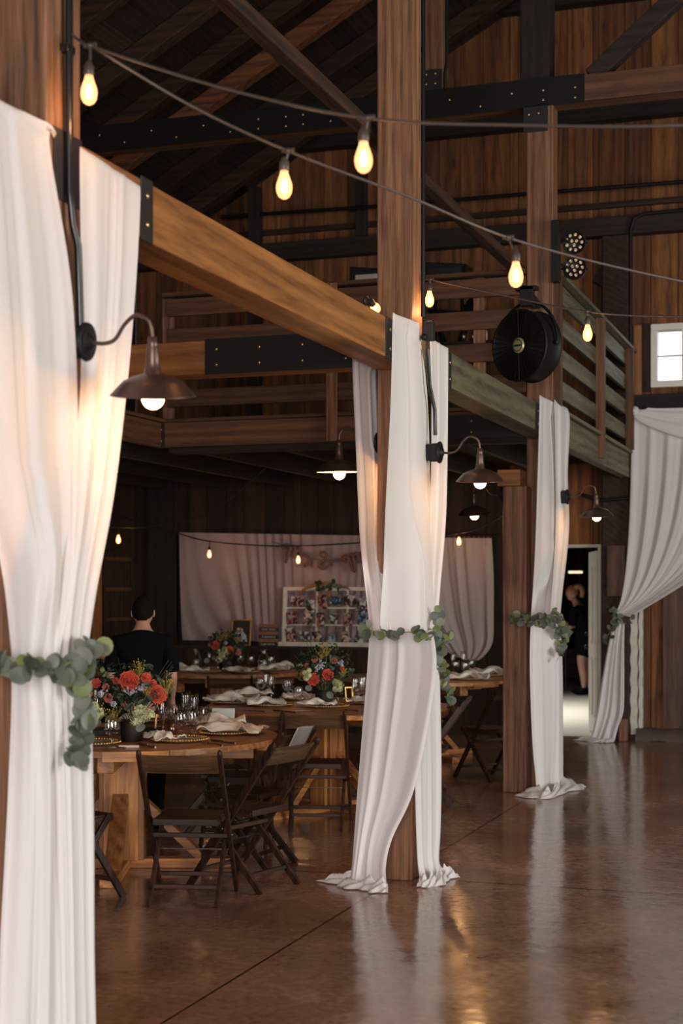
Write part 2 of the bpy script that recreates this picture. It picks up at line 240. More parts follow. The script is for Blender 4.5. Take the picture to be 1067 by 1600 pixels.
# ------------------------------------------------------------------ mesh building
OFF = {}
class MB:
    def __init__(s): s.v = []; s.f = []; s.smooth = []
    def add(s, vs, fs, sm=False):
        n = len(s.v); s.v += [Vector(p) for p in vs]; s.f += [tuple(i+n for i in q) for q in fs]; s.smooth += [sm]*len(fs); return s
    def box(s, x0, x1, y0, y1, z0, z1, mat=None):
        vs = [Vector((x, y, z)) for z in (z0, z1) for y in (y0, y1) for x in (x0, x1)]
        if mat is not None: vs = [mat @ p for p in vs]
        return s.add(vs, [(0, 2, 3, 1), (4, 5, 7, 6), (0, 1, 5, 4), (2, 6, 7, 3), (0, 4, 6, 2), (1, 3, 7, 5)])
    def bar(s, p, q, w, h, up=(0, 0, 1)):
        p = Vector(p); q = Vector(q); d = q-p; L = d.length; d.normalize(); up = Vector(up)
        if abs(d.dot(up)) > 0.99: up = Vector((0, 1, 0))
        sd = d.cross(up).normalized(); u = sd.cross(d)
        m = Matrix((sd, d, u)).transposed().to_4x4(); m.translation = p
        return s.box(-w/2, w/2, 0, L, -h/2, h/2, m)
    def tube(s, pts, r, n=8, caps=True):
        pts = [Vector(p) for p in pts]; k = len(pts); rs = r if isinstance(r, (list, tuple)) else [r]*k
        vs = []; prev = None
        for i, p in enumerate(pts):
            d = (pts[min(i+1, k-1)]-pts[max(i-1, 0)]).normalized()
            if prev is None:
                a = Vector((0, 0, 1)) if abs(d.z) < 0.9 else Vector((1, 0, 0)); u = d.cross(a).normalized()
            else: u = (prev-d*prev.dot(d)).normalized()
            prev = u; v = d.cross(u)
            for j in range(n):
                an = 2*math.pi*j/n; vs.append(p+(u*math.cos(an)+v*math.sin(an))*rs[i])
        fs = [(i*n+j, i*n+(j+1) % n, (i+1)*n+(j+1) % n, (i+1)*n+j) for i in range(k-1) for j in range(n)]
        s.add(vs, fs, True)
        if caps: s.add(vs[:n], [tuple(range(n))[::-1]]); s.add(vs[-n:], [tuple(range(n))])
        return s
    def lathe(s, prof, n=20, mat=None, smooth=True, close=False):
        vs = []
        for r, z in prof:
            for j in range(n):
                a = 2*math.pi*j/n; vs.append(Vector((r*math.cos(a), r*math.sin(a), z)))
        if mat is not None: vs = [mat @ p for p in vs]
        k = len(prof); fs = [(i*n+j, i*n+(j+1) % n, (i+1)*n+(j+1) % n, (i+1)*n+j) for i in range(k-1) for j in range(n)]
        return s.add(vs, fs, smooth)
    def grid(s, fn, nu, nv, smooth=True):
        vs = [fn(i/nu, j/nv) for j in range(nv+1) for i in range(nu+1)]; q = nu+1
        return s.add(vs, [(j*q+i, j*q+i+1, (j+1)*q+i+1, (j+1)*q+i) for j in range(nv) for i in range(nu)], smooth)
    def ball(s, c, rx, ry=None, rz=None, n=10, mat=None):
        ry = ry or rx; rz = rz or rx; prof = []
        vs = []; k = max(4, n//2)
        for i in range(k+1):
            t = math.pi*i/k
            for j in range(n):
                a = 2*math.pi*j/n; p = Vector((math.sin(t)*math.cos(a)*rx, math.sin(t)*math.sin(a)*ry, math.cos(t)*rz))
                if mat is not None: p = mat @ p
                vs.append(Vector(c)+p)
        return s.add(vs, [(i*n+j, (i+1)*n+j, (i+1)*n+(j+1) % n, i*n+(j+1) % n) for i in range(k) for j in range(n)], True)
    def build(s, name, mat, parent=None, bevel=0.0, solid=0.0, weld=False, origin=None):
        me = bpy.data.meshes.new(name)
        if parent is not None: off = OFF.get(parent.name, Vector((0, 0, 0)))
        elif origin is not None: off = Vector(origin)
        else:
            xs = [p.x for p in s.v]; ys = [p.y for p in s.v]; zs = [p.z for p in s.v]
            off = Vector(((min(xs)+max(xs))/2, (min(ys)+max(ys))/2, min(zs)))
        me.from_pydata([p-off for p in s.v], [], s.f)
        me.polygons.foreach_set('use_smooth', s.smooth)
        bm = bmesh.new(); bm.from_mesh(me)
        if weld: bmesh.ops.remove_doubles(bm, verts=bm.verts, dist=1e-5)
        bmesh.ops.recalc_face_normals(bm, faces=bm.faces); bm.to_mesh(me); bm.free()
        me.materials.append(M[mat] if isinstance(mat, str) else mat)
        o = bpy.data.objects.new(name, me); COL.objects.link(o)
        OFF[o.name] = off
        if parent is not None: o.parent = parent
        else: o.location = off
        if bevel:
            md = o.modifiers.new('bevel', 'BEVEL'); md.width = bevel; md.segments = 2; md.limit_method = 'ANGLE'
        if solid:
            md = o.modifiers.new('solid', 'SOLIDIFY'); md.thickness = solid; md.offset = 0
        return o
def tag(o, label=None, cat=None, group=None, kind=None):
    if label: o['label'] = label
    if cat: o['category'] = cat
    if group: o['group'] = group
    if kind: o['kind'] = kind
    return o
def empty(name, loc=(0, 0, 0), label=None, cat=None, group=None, rz=0):
    o = bpy.data.objects.new(name, None); COL.objects.link(o); o.location = loc; o.rotation_euler = (0, 0, rz); o.empty_display_size = 0.1
    OFF[o.name] = Vector(loc); return tag(o, label, cat, group)
def copy_tree(o, parent=None):
    c = o.copy(); COL.objects.link(c); c.parent = parent
    OFF[c.name] = OFF.get(o.name, Vector((0, 0, 0)))
    for ch in list(o.children): copy_tree(ch, c)
    return c
def struct(o): o['kind'] = 'structure'; return o
def spline(pts, n=8):
    pts = [Vector(p) for p in pts]; out = []
    for i in range(len(pts)-1):
        p0 = pts[max(i-1, 0)]; p1 = pts[i]; p2 = pts[i+1]; p3 = pts[min(i+2, len(pts)-1)]
        for j in range(n):
            t = j/n; out.append(0.5*((2*p1)+(-p0+p2)*t+(2*p0-5*p1+4*p2-p3)*t*t+(-p0+3*p1-3*p2+p3)*t*t*t))
    out.append(pts[-1]); return out
def basis(d, up=(0, 0, 1)):
    d = Vector(d).normalized(); up = Vector(up)
    if abs(d.dot(up)) > 0.98: up = Vector((0, 1, 0))
    x = up.cross(d).normalized(); y = d.cross(x); return Matrix((x, y, d)).transposed()

# ================================================================== THE BARN SHELL
XF = -2.36          # right-hand face of the post line
WB = 16.70          # inner face of the back wall
XL, XR, YF = -8.3, 8.3, -6.0
def roofH(X): return 10.05+0.55*X if X < 0 else 10.05-0.55*X
m = MB(); m.box(XL-0.3, XR+0.3, YF-0.3, WB+0.12, -0.1, 0.0); struct(m.build('floor', 'floor', origin=(0, 0, 0)))
def planks_wall(edges, fixed, axis, thick, top, holes=(), z0=0.0, m=None):
    m = m or MB()
    for a, b in zip(edges[:-1], edges[1:]):
        segs = [(z0, min(top(a), top(b)) if callable(top) else top)]
        tt = (top(a), top(b)) if callable(top) else (top, top)
        for (h0, h1, u0, u1) in holes:
            if a >= h0-1e-4 and b <= h1+1e-4:
                segs = [q for (s0, s1) in segs for q in ((s0, min(s1, u0)), (max(s0, u1), s1)) if q[1]-q[0] > 0.01]
        jit = random.uniform(0, 0.006)
        for (s0, s1) in segs:
            last = abs(s1-min(tt)) < 0.01
            ta, tb = (tt if last else (s1, s1))
            a2, b2 = a+0.0035, b-0.0035
            if axis == 'x': vs = [(a2, fixed+jit, s0), (b2, fixed+jit, s0), (b2, fixed+thick, s0), (a2, fixed+thick, s0), (a2, fixed+jit, ta), (b2, fixed+jit, tb), (b2, fixed+thick, tb), (a2, fixed+thick, ta)]
            else: vs = [(fixed-jit, a2, s0), (fixed-jit, b2, s0), (fixed-thick, b2, s0), (fixed-thick, a2, s0), (fixed-jit, a2, ta), (fixed-jit, b2, tb), (fixed-thick, b2, tb), (fixed-thick, a2, ta)]
            m.add(vs, [(0, 3, 2, 1), (4, 5, 6, 7), (0, 1, 5, 4), (1, 2, 6, 5), (2, 3, 7, 6), (3, 0, 4, 7)])
    return m
def edges(a, b, w, extra=()):
    e = [a]; x = a
    while x < b-w*1.4:
        x += w*random.uniform(0.8, 1.2); e.append(x)
    e.append(b)
    for q in extra:
        e = [v for v in e if abs(v-q) > 0.05 or v in (a, b)]; e.append(q)
    return sorted(set(e))
DX0, DX1, DTOP = -3.62, Xof(935, WB), 2.07         # door opening
WX0 = Xof(1017, WB); WX1 = WX0+0.92; WZ0, WZ1 = 3.78, 4.46   # upper window
we = edges(XL, XR, 0.29, (DX0, DX1, WX0, WX1))
m = planks_wall(we, WB, 'x', 0.12, roofH, [(DX0, DX1, 0, DTOP), (WX0, WX1, WZ0, WZ1)])
struct(m.build('wall_back', 'wall', origin=(0, 0, 0)))
# dark backing behind the plank gaps
m = MB()
for a, b, z0, z1 in [(XL, DX0, 0, 5.3), (DX0, DX1, DTOP, 5.3), (DX1, WX0, 0, 5.3), (WX0, WX1, 0, WZ0), (WX0, WX1, WZ1, 5.3), (WX1, XR, 0, 5.3)]: m.box(a, b, WB+0.12, WB+0.14, z0, z1)
m.add([(XL, WB+0.13, 5.3), (XR, WB+0.13, 5.3), (XR, WB+0.13, roofH(XR)), (0, WB+0.13, 10.05), (XL, WB+0.13, roofH(XL))], [(0, 1, 2, 3, 4)])
struct(m.build('wall_back_sheathing', 'walldark', origin=(0, 0, 0)))
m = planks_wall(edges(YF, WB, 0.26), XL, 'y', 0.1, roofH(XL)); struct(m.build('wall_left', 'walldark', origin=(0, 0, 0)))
m = planks_wall(edges(YF, WB, 0.26, (3.7, 9.3)), XR+0.1, 'y', 0.1, roofH(XR), [(3.7, 9.3, 0, 4.1)]); struct(m.build('wall_right', 'wall', origin=(0, 0, 0)))
m = planks_wall(edges(XL, XR, 0.26, (-1.1, 4.3)), YF-0.1, 'x', 0.1, roofH, [(-1.1, 4.3, 0, 4.4)]); struct(m.build('wall_front', 'wall', origin=(0, 0, 0)))
m = MB(); m.box(XL-0.14, XL-0.1, YF-0.2, WB+0.25, 0, roofH(XL)+0.1); struct(m.build('wall_left_sheathing', 'walldark', origin=(0, 0, 0)))
m = MB()
for a, b, z0, z1 in [(YF, 3.7, 0, 5.6), (3.7, 9.3, 4.1, 5.6), (9.3, WB, 0, 5.6)]: m.box(XR+0.1, XR+0.14, a, b, z0, z1)
struct(m.build('wall_right_sheathing', 'walldark', origin=(0, 0, 0)))
m = MB()
for a, b, z0, z1 in [(XL, -1.1, 0, 5.3), (-1.1, 4.3, 4.4, 5.3), (4.3, XR, 0, 5.3)]: m.box(a, b, YF-0.16, YF-0.13, z0, z1)
m.add([(XL, YF-0.15, 5.3), (XR, YF-0.15, 5.3), (XR, YF-0.15, roofH(XR)), (0, YF-0.15, 10.05), (XL, YF-0.15, roofH(XL))], [(0, 1, 2, 3, 4)])
struct(m.build('wall_front_sheathing', 'walldark', origin=(0, 0, 0)))
# roof sheathing boards, left and right slope
for side, nm in ((-1, 'ceiling'), (1, 'ceiling_right_slope')):
    m = MB(); s = 0.0
    while s < 8.6:
        x0 = side*s; x1 = side*min(s+0.215, 8.62); j = random.uniform(0, 0.012)
        y = YF-0.1
        while y < WB+0.15:
            y1 = min(y+random.uniform(1.6, 3.6), WB+0.15)
            a, b = min(x0, x1), max(x0, x1)
            m.add([(a, y+0.003, roofH(a)+j), (b, y+0.003, roofH(b)+j), (b, y1, roofH(b)+j), (a, y1, roofH(a)+j), (a, y+0.003, roofH(a)+j+0.03), (b, y+0.003, roofH(b)+j+0.03), (b, y1, roofH(b)+j+0.03), (a, y1, roofH(a)+j+0.03)], [(0, 1, 2, 3), (4, 7, 6, 5), (0, 4, 5, 1), (1, 5, 6, 2), (2, 6, 7, 3), (3, 7, 4, 0)])
            y = y1
        s += 0.225
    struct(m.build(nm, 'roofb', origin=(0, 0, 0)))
m = MB()
m.add([(XL-0.3, YF-0.2, roofH(XL-0.3)+0.06), (0, YF-0.2, 10.12), (0, WB+0.2, 10.12), (XL-0.3, WB+0.2, roofH(XL-0.3)+0.06)], [(0, 1, 2, 3)])
m.add([(XR+0.3, YF-0.2, roofH(XR+0.3)+0.06), (0, YF-0.2, 10.12), (0, WB+0.2, 10.12), (XR+0.3, WB+0.2, roofH(XR+0.3)+0.06)], [(0, 3, 2, 1)])
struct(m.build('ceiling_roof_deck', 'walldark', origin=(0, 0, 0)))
# rafters, each one its own timber
raft = [-4, -2, 0, 2, 4, 5.4, 6.6, 7.8, 8.9, 9.9, 10.8, 11.7, 12.7, 13.55, 14.2, 15.15, 16.05]
words = ['above the near end of the hall', 'above the near tables', 'above the first lamp', 'behind the first string of bulbs', 'between the first two posts', 'high over the round tables', 'crossing behind the long diagonal timber', 'just before the bolted tie beam', 'over the gallery edge', 'reddish and rough over the gallery', 'deep over the gallery', 'closest to the back gable', 'out of sight over the door', 'nearest the front gable', 'behind the camera', 'second from the front gable', 'third from the front gable']
for i, y in enumerate(raft):
    m = MB(); wd = 0.15 if y > 12 else 0.13
    a = Vector((XL+0.1, y, roofH(XL+0.1)-0.10)); b = Vector((-0.05, y, roofH(-0.05)-0.10)); m.bar(a, b, wd, 0.17)
    k = {14.2: 11.5}.get(y)
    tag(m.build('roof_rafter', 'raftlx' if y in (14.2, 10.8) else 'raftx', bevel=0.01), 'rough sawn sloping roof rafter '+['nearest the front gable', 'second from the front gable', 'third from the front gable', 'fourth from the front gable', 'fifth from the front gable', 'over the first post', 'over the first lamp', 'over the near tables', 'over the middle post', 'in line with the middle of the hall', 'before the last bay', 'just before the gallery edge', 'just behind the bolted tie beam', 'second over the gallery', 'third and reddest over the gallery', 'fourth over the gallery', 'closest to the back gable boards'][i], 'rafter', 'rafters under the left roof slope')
for i, y in enumerate([-4, 0, 4, 8.2, 12.2, 16.05]):
    m = MB(); m.bar((XR-0.1, y, roofH(XR-0.1)-0.10), (0.05, y, roofH(0.05)-0.10), 0.13, 0.17)
    tag(m.build('roof_rafter', 'raftx', bevel=0.01), 'rafter under the right roof slope, number %s from the front' % ['one', 'two', 'three', 'four', 'five', 'six'][i], 'rafter', 'rafters under the right roof slope')

# ------------------------------------------------------------------ posts of the colonnade
def timber(name, mat, x0, x1, y0, y1, z0, z1, label, cat, group=None, bev=0.008):
    m = MB(); m.box(x0, x1, y0, y1, z0, z1); return tag(m.build(name, mat, bevel=bev), label, cat, group)
PW = 0.20
YA, YB, YC = 4.14, 8.13, 12.18
timber('wooden_post', 'postz', XF-PW, XF, YA, YA+0.22, 0, 8.6, 'large square brown post behind the nearest white drape and lamp', 'post', 'timber posts of the colonnade')
timber('wooden_post', 'postz', XF-PW, XF, YB, YB+0.22, 0, 8.6, 'tall square cracked post in the middle, white drape tied round it', 'post', 'timber posts of the colonnade')
timber('wooden_post', 'postz', XF-0.215, XF, YC, YC+0.2, 0, 5.5, 'upright post behind the black fan, at the gallery corner', 'post', 'timber posts of the colonnade')
timber('wooden_post', 'darkz', XF-0.27, XF-0.03, YC, YC+0.24, 5.7, 8.5, 'black upper post standing on the bolted tie beam', 'post', 'timber posts of the colonnade')
timber('wooden_post', 'postz', -2.72, -2.53, 11.96, 12.16, 0, 2.43, 'lower brown post left of the third drape, under the gallery', 'post')
lp = bpy.data.objects['wooden_post.004']; m = MB(); m.box(-2.76, -2.575, 11.94, 12.18, 2.43, 2.56); m.build('post_cap', 'beamx', lp, bevel=0.006)
timber('wooden_post', 'rafty', XF-0.3, XF-0.02, WB-0.22, WB-0.13, 0, 5.4, 'dark post against the back wall beside the door', 'post')
# beams of the colonnade at 3 m
ZB0, ZB1 = 2.815, 3.02
def beam(y0, y1, z0, z1, x0, x1, mat, label, zz0=None, zz1=None):
    m = MB(); a, b = z0, z1; c, d = (zz0 or z0), (zz1 or z1)
    m.add([(x0, y0, a), (x1, y0, a), (x1, y1, c), (x0, y1, c), (x0, y0, b), (x1, y0, b), (x1, y1, d), (x0, y1, d)], [(0, 3, 2, 1), (4, 5, 6, 7), (0, 1, 5, 4), (1, 2, 6, 5), (2, 3, 7, 6), (3, 0, 4, 7)])
    return tag(m.build('ceiling_beam', mat, bevel=0.007), label, 'beam')
beam(YA+0.22, YB, ZB0, ZB1, XF-0.19, XF, 'beamy', 'honey coloured beam running from the nearest post to the middle post', 2.82, 3.03)
beam(-4.0, YA, ZB0, ZB1, XF-0.19, XF, 'beamy', 'honey coloured beam before the nearest post, under its drape')
beam(YB+0.22, YC, ZB0+0.01, ZB1+0.02, XF-0.19, XF, 'weathy', 'grey beam with green daylight put into its colour, from the middle post to the gallery', 2.82, 3.03)
def plate(pts_box, bolts, label, face, name='steel_plate', mat='steel'):
    x0, x1, y0, y1, z0, z1 = pts_box
    m = MB(); m.box(x0, x1, y0, y1, z0, z1); o = tag(m.build(name, mat, bevel=0.002), label, 'bracket')
    mb = MB()
    for (a, z) in bolts:
        if face == 'x': mb.ball((x1, a, z), 0.006, 0.011, 0.011, 8)
        else: mb.ball((a, y0, z), 0.011, 0.006, 0.011, 8)
    if bolts:
        tag(mb.build('bolt_heads', 'brass', o), 'brass bolt heads')
    return o
def xplate(px0, px1, label, z0=2.81, z1=3.03, nb=1):
    y0, y1 = Yof(px0, XF), Yof(px1, XF); ym = (y0+y1)/2
    return plate((XF-0.002, XF+0.006, y0, y1, z0, z1), [(ym, z0+0.06), (ym, z1-0.06)], label, 'x')
xplate(82, 126, 'dark steel plate bolted across the beam at the nearest post')
xplate(219, 237, 'narrow dark steel plate beside the nearest drape')
xplate(602, 614, 'greenish steel plate where the beam meets the middle post')
xplate(699, 704, 'thin pale steel plate right of the middle drape')
xplate(836, 843, 'narrow steel plate at the gallery end of the daylight-tinted beam')
# tie beams running across (X direction)
def xbeam(x0, x1, y0, y1, z0, z1, mat, label, name='ceiling_beam'):
    m = MB(); m.box(x0, x1, y0, y1, z0, z1); return tag(m.build(name, mat, bevel=0.007), label, 'beam')
xbeam(XL, XF-PW, YB+0.01, YB+0.2, 2.85, 3.045, 'beamx', 'cross beam at the middle post carrying a long bolted steel plate')
px_ = [Xof(q, YB) for q in (320, 338, 405, 472, 540, 597)]
plate((px_[0], px_[5], YB-0.002, YB+0.008, 2.846, 3.05), [(q, z) for q in px_[1:5] for z in (2.90, 2.99)], 'long dark steel splice plate with brass bolts on the cross beam', 'y')
xbeam(XL, XR, YC-0.02, YC+0.18, 5.49, 5.70, 'railx', 'bolted tie beam crossing high over the gallery edge')
bx = []
for q in (155, 277, 357): bx.append((q, 2))
bl = [(155, 211), (194, 222), (236, 204), (275, 214), (317, 196), (359, 206), (403, 186), (403, 201), (446, 182), (446, 197), (473, 179), (473, 194), (516, 175), (516, 189), (702, 156), (750, 166), (799, 146), (848, 141), (848, 156), (898, 136), (898, 152)]
plate((Xof(100, YC), Xof(914, YC), YC-0.03, YC-0.018, 5.48, 5.705), [(Xof(a, YC-0.03), Hof(b, Xof(a, YC-0.03), YC-0.03)) for a, b in bl], 'black steel plate with small brass bolts along the tie beam', 'y', mat='black')
plate((Xof(818, YC-0.02), Xof(856, YC-0.02), YC-0.03, YC-0.018, 5.28, 5.49), [(Xof(827, YC), 5.42), (Xof(842, YC), 5.425)], 'black steel bracket joining the gallery post to the tie beam', 'y')
timber('wooden_post', 'postz', Xof(662, YC), Xof(692, YC), YC, YC+0.16, 5.70, 7.95, 'short upright post above the tie beam, beside the middle post', 'post')
plate((Xof(662, YC), Xof(692, YC), YC-0.03, YC-0.018, 5.705, 5.87), [(Xof(a, YC), z) for a in (667, 681) for z in (5.755, 5.835)], 'small black plate with four bolts on the tie beam', 'y')
xbeam(XL+2.55, XF-0.2, YC+0.02, YC+0.2, 2.80, 2.88, 'darkx', 'dark sill under the front edge of the gallery')
plate((Xof(700, YC-0.1), Xof(838, YC-0.1), YC-0.12, YC-0.1, 2.83, 3.02), [(Xof(737, YC-0.1), z) for z in (2.88, 2.97)]+[(Xof(787, YC-0.1), 2.95)], 'black bolted plate on the gallery front behind the second lamp', 'y')
# long timber parallel to the colonnade, descending in view to the gallery post
m = MB(); p = PX(250, -115, -2.66); q = Vector((-2.66, YC, p.z-0.02)); m.bar((-2.64, 4.4, 4.19), (-2.64, YC+0.05, 4.18), 0.085, 0.075)
tag(m.build('ceiling_beam', 'rafty', bevel=0.008), 'long slender overhead timber passing behind the middle post to the gallery post', 'beam')
# braces on the far frame
m = MB(); m.bar(PY(925, 122, YC+0.05), PY(1058, -5, YC+0.05), 0.12, 0.14); tag(m.build('wooden_brace', 'darkx', bevel=0.006), 'dark diagonal brace rising from the tie beam on the far side', 'brace')
m = MB(); m.bar(PY(700, 62, WB-0.12), PY(738, 33, WB-0.12), 0.12, 0.16); tag(m.build('wooden_brace', 'rafty', bevel=0.006), 'faint brown brace on the gable behind the upright post', 'brace')
m = MB(); m.bar(PY(975, 372, WB-0.1), PY(935, 445, WB-0.1), 0.10, 0.13); tag(m.build('wooden_brace', 'darkx', bevel=0.006), 'short dark brace under the gable girt near the stage lights', 'brace')
# girts on the back wall
xbeam(XL, XR, WB-0.17, WB, 6.66, 6.83, 'darkx', 'black girt on the gable just under the tie beam')
xbeam(XL, XR, WB-0.17, WB, 7.95, 8.15, 'darkx', 'topmost dark girt on the gable')
xbeam(XL, XR, WB-0.16, WB, 5.42, 5.62, 'darkx', 'thick dark girt on the gable at gallery rail height')
xbeam(XL, XR, WB-0.06, WB, 5.74, 5.80, 'raftx', 'thin brown batten on the gable below the pipe')
xbeam(XF, XR, WB-0.10, WB, 3.52, 3.70, 'darkx', 'dark girt under the small white window')
timber('wooden_post', 'darkz', Xof(387, WB-0.3), Xof(404, WB-0.3), WB-0.3, WB-0.17, 3.1, 6.25, 'black slim post against the gable, left part', 'post')
timber('wall_stud', 'darkz', Xof(555, WB-0.1), Xof(571, WB-0.1), WB-0.1, WB, 5.62, 6.66, 'dark short stud on the gable between girts, beside the hanging bulb', 'stud')
timber('wall_stud', 'darkz', Xof(962, WB-0.12), Xof(984, WB-0.12), WB-0.12, WB, 3.1, 5.42, 'dark stud on the gable beside the bent conduit', 'stud')
def pipe(pts, r, label, mat='pipe', name='conduit_pipe', n=8, cat='pipe'):
    m = MB(); m.tube(pts, r, n); return tag(m.build(name, mat), label, cat)
pipe([PY(345, 339, WB-0.25), PY(595, 322, WB-0.25), PY(860, 300, WB-0.25), PY(1067, 284, WB-0.25), PY(1300, 262, WB-0.25)], 0.022, 'thin horizontal black pipe across the gable', 'black')
cp = [PY(1300, 308, WB-0.2), PY(1067, 328, WB-0.2), PY(1005, 334, WB-0.2), PY(990, 342, WB-0.2), PY(985, 360, WB-0.2), PY(985, 740, WB-0.2), PY(985, 775, WB-0.2)]
pipe(cp, 0.02, 'black conduit bending down the gable beside the window', 'black')
pipe([PY(985, 778, WB-0.25), PY(940, 782, WB-0.25), PY(905, 772, WB-0.25)], 0.02, 'black conduit running from the corner to the third lamp', 'black')
# ------------------------------------------------------------------ gallery: deck, fascias, rails
GX = Xof(262, YC)
m = MB()
for i in range(24):
    y0 = YC+0.05+i*0.188; m.box(XL, XF-0.05, y0+0.002, y0+0.186, 2.99, 3.03)
struct(m.build('floor_gallery_deck', 'walldarkx', origin=(0, 0, 0)))
m = MB()
for i in range(14): m.box(XL+i*0.18, XL+i*0.18+0.177, 3.2, YC+0.04, 2.99, 3.03)
struct(m.build('floor_gallery_side_deck', 'walldark', origin=(0, 0, 0)))
for i, x in enumerate([-7.9, -7.1, -6.3, -5.5, -4.7, -3.9, -3.1]):
    m = MB(); m.box(x-0.03, x+0.03, YC+0.2, WB, 2.80, 2.99); tag(m.build('floor_joist', 'darky'), 'dark joist under the gallery, '+['nearest the long wall', 'second from the long wall', 'third from the long wall', 'middle one', 'third from the door side', 'second from the door side', 'nearest the door side'][i], 'joist', 'joists under the gallery')
xbeam(GX, XF-0.215, YC-0.1, YC-0.02, 2.84, 3.05, 'railx', 'wide brown fascia board along the gallery front')
xbeam(GX-0.02, XF-0.215, YC-0.14, YC+0.02, 3.05, 3.08, 'railx', 'narrow ledge on top of the gallery front fascia')
beam(3.4, YC-0.02, 2.84, 3.05, GX-0.08, GX, 'raily', 'brown fascia board of the side gallery, partly behind the nearest drape')
beam(3.4, YC-0.02, 3.05, 3.08, GX-0.10, GX+0.04, 'raily', 'narrow ledge on the side gallery fascia')
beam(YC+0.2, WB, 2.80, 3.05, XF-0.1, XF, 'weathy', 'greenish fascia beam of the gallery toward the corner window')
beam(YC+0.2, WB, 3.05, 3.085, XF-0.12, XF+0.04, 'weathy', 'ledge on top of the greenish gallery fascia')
plate((GX-0.03, GX+0.02, YC-0.13, YC-0.1, 2.84, 3.04), [(GX-0.005, 2.89), (GX-0.005, 2.99)], 'small black corner bracket on the gallery fascia', 'y')
rb = [3.986, 3.725, 3.46, 3.196]
ordn = ['top', 'second', 'third', 'lowest']
fr = empty('gallery_railing', (-4.1, YC, 3.08), 'brown plank railing along the front of the gallery', 'railing')
for i, z in enumerate(rb):
    m = MB(); m.box(GX, XF-0.22, YC-0.01, YC+0.03, z, z+0.15); m.build('rail_plank', 'railx', fr, bevel=0.004)
m = MB(); m.box(GX-0.03, XF-0.22, YC-0.06, YC+0.07, 4.15, 4.185); m.build('top_rail', 'railx', fr, bevel=0.004)
for q in (256, 526, 745):
    xx = Xof(q, YC-0.03); m = MB(); m.box(xx-0.045, xx+0.045, YC-0.17 if q == 526 else YC+0.03, YC-0.142 if q == 526 else YC+0.10, 2.84 if q == 526 else 3.08, 4.15); m.build('rail_post', 'postz', fr, bevel=0.004)
sr = empty('gallery_railing', (XF, 14.4, 3.085), 'greenish plank railing on the hall side of the gallery beside the fan', 'railing')
for i, z in enumerate(rb):
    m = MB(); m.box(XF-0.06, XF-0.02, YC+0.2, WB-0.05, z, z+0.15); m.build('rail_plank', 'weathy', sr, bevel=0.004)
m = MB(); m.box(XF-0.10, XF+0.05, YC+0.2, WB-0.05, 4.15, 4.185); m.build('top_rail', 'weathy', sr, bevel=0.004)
for q in (866, 935, 981):
    yy = Yof(q, XF); m = MB(); m.box(XF-0.02, XF+0.06, yy-0.045, yy+0.045, 2.84 if q == 935 else 3.085, 4.15); m.build('rail_post', 'railz', sr, bevel=0.004)
# things kept on the gallery
def on_gal(px0, px1, y0, y1, Y, th, mat, name, label, cat):
    a = PY(px0, y1, Y); b = PY(px1, y0, Y); m = MB(); m.box(a.x, b.x, Y, Y+th, a.z, b.z); return m.build(name, mat, bevel=0.01), a, b
GF = 3.03
def loudspeaker(px0, px1, ytop, Y, label):
    a = Xof(px0, Y); b = Xof(px1, Y); top = Hof(ytop, b, Y); z0 = top-0.24
    t = empty('stage_monitor', ((a+b)/2, Y+0.15, z0), label, 'speaker')
    m = MB(); m.add([(a, Y, z0), (b, Y, z0), (b, Y+0.3, z0), (a, Y+0.3, z0), (a, Y+0.02, top), (b, Y+0.08, top-0.03), (b, Y+0.3, top-0.03), (a, Y+0.3, top)], [(0, 3, 2, 1), (4, 5, 6, 7), (0, 1, 5, 4), (1, 2, 6, 5), (2, 3, 7, 6), (3, 0, 4, 7)]); m.build('cabinet', 'black', t, bevel=0.01)
    m = MB(); m.box(a+0.03, b-0.03, Y-0.008, Y+0.01, z0+0.03, z0+0.17); m.build('grille', 'steel', t)
    m = MB()
    for x in (a+0.06, b-0.06): m.bar((x, Y+0.15, GF), (x, Y+0.15, z0+0.02), 0.03, 0.03)
    m.bar((a, Y+0.15, GF+0.015), (b, Y+0.15, GF+0.015), 0.05, 0.03); m.build('stand', 'black', t)
loudspeaker(664, 726, 404, 13.6, 'black cabinet on the gallery just above the rail, by the middle post')
loudspeaker(545, 594, 412, 13.9, 'dark cabinet on the gallery left of the middle post')
a = PY(557, 442, 13.7); b = PY(600, 428, 13.7); m = MB(); m.box(a.x, b.x, 13.66, 13.70, a.z, b.z); bt = tag(m.build('control_panel', 'whitepaint', bevel=0.003), 'pale flat panel standing on the gallery left of the middle post', 'panel')
m = MB(); m.bar((a.x+0.05, 13.72, GF), (a.x+0.05, 13.72, b.z-0.02), 0.03, 0.03); m.bar((b.x-0.05, 13.72, GF), (b.x-0.05, 13.72, b.z-0.02), 0.03, 0.03); m.build('support', 'black', bt)
kb = empty('keyboard_stand', PY(690, 500, 13.2)*1.0, 'black folding stand with bars behind the gallery rail', 'stand'); kb.location.z = GF; OFF[kb.name] = Vector(kb.location)
c0 = PY(670, 486, 13.2); c1 = PY(742, 491, 13.2)
m = MB(); m.bar(c0, c1, 0.10, 0.03); m.bar(c0-Vector((0, 0, 0.07)), c1-Vector((0, 0, 0.06)), 0.1, 0.03); m.build('top_bars', 'black', kb)
m = MB()
for yy in (13.15, 13.25): m.bar((c0.x+0.05, yy, GF), (c1.x-0.05, yy, c1.z), 0.03, 0.03); m.bar((c1.x-0.05, yy, GF), (c0.x+0.05, yy, c0.z), 0.03, 0.03)
m.build('crossed_legs', 'black', kb)
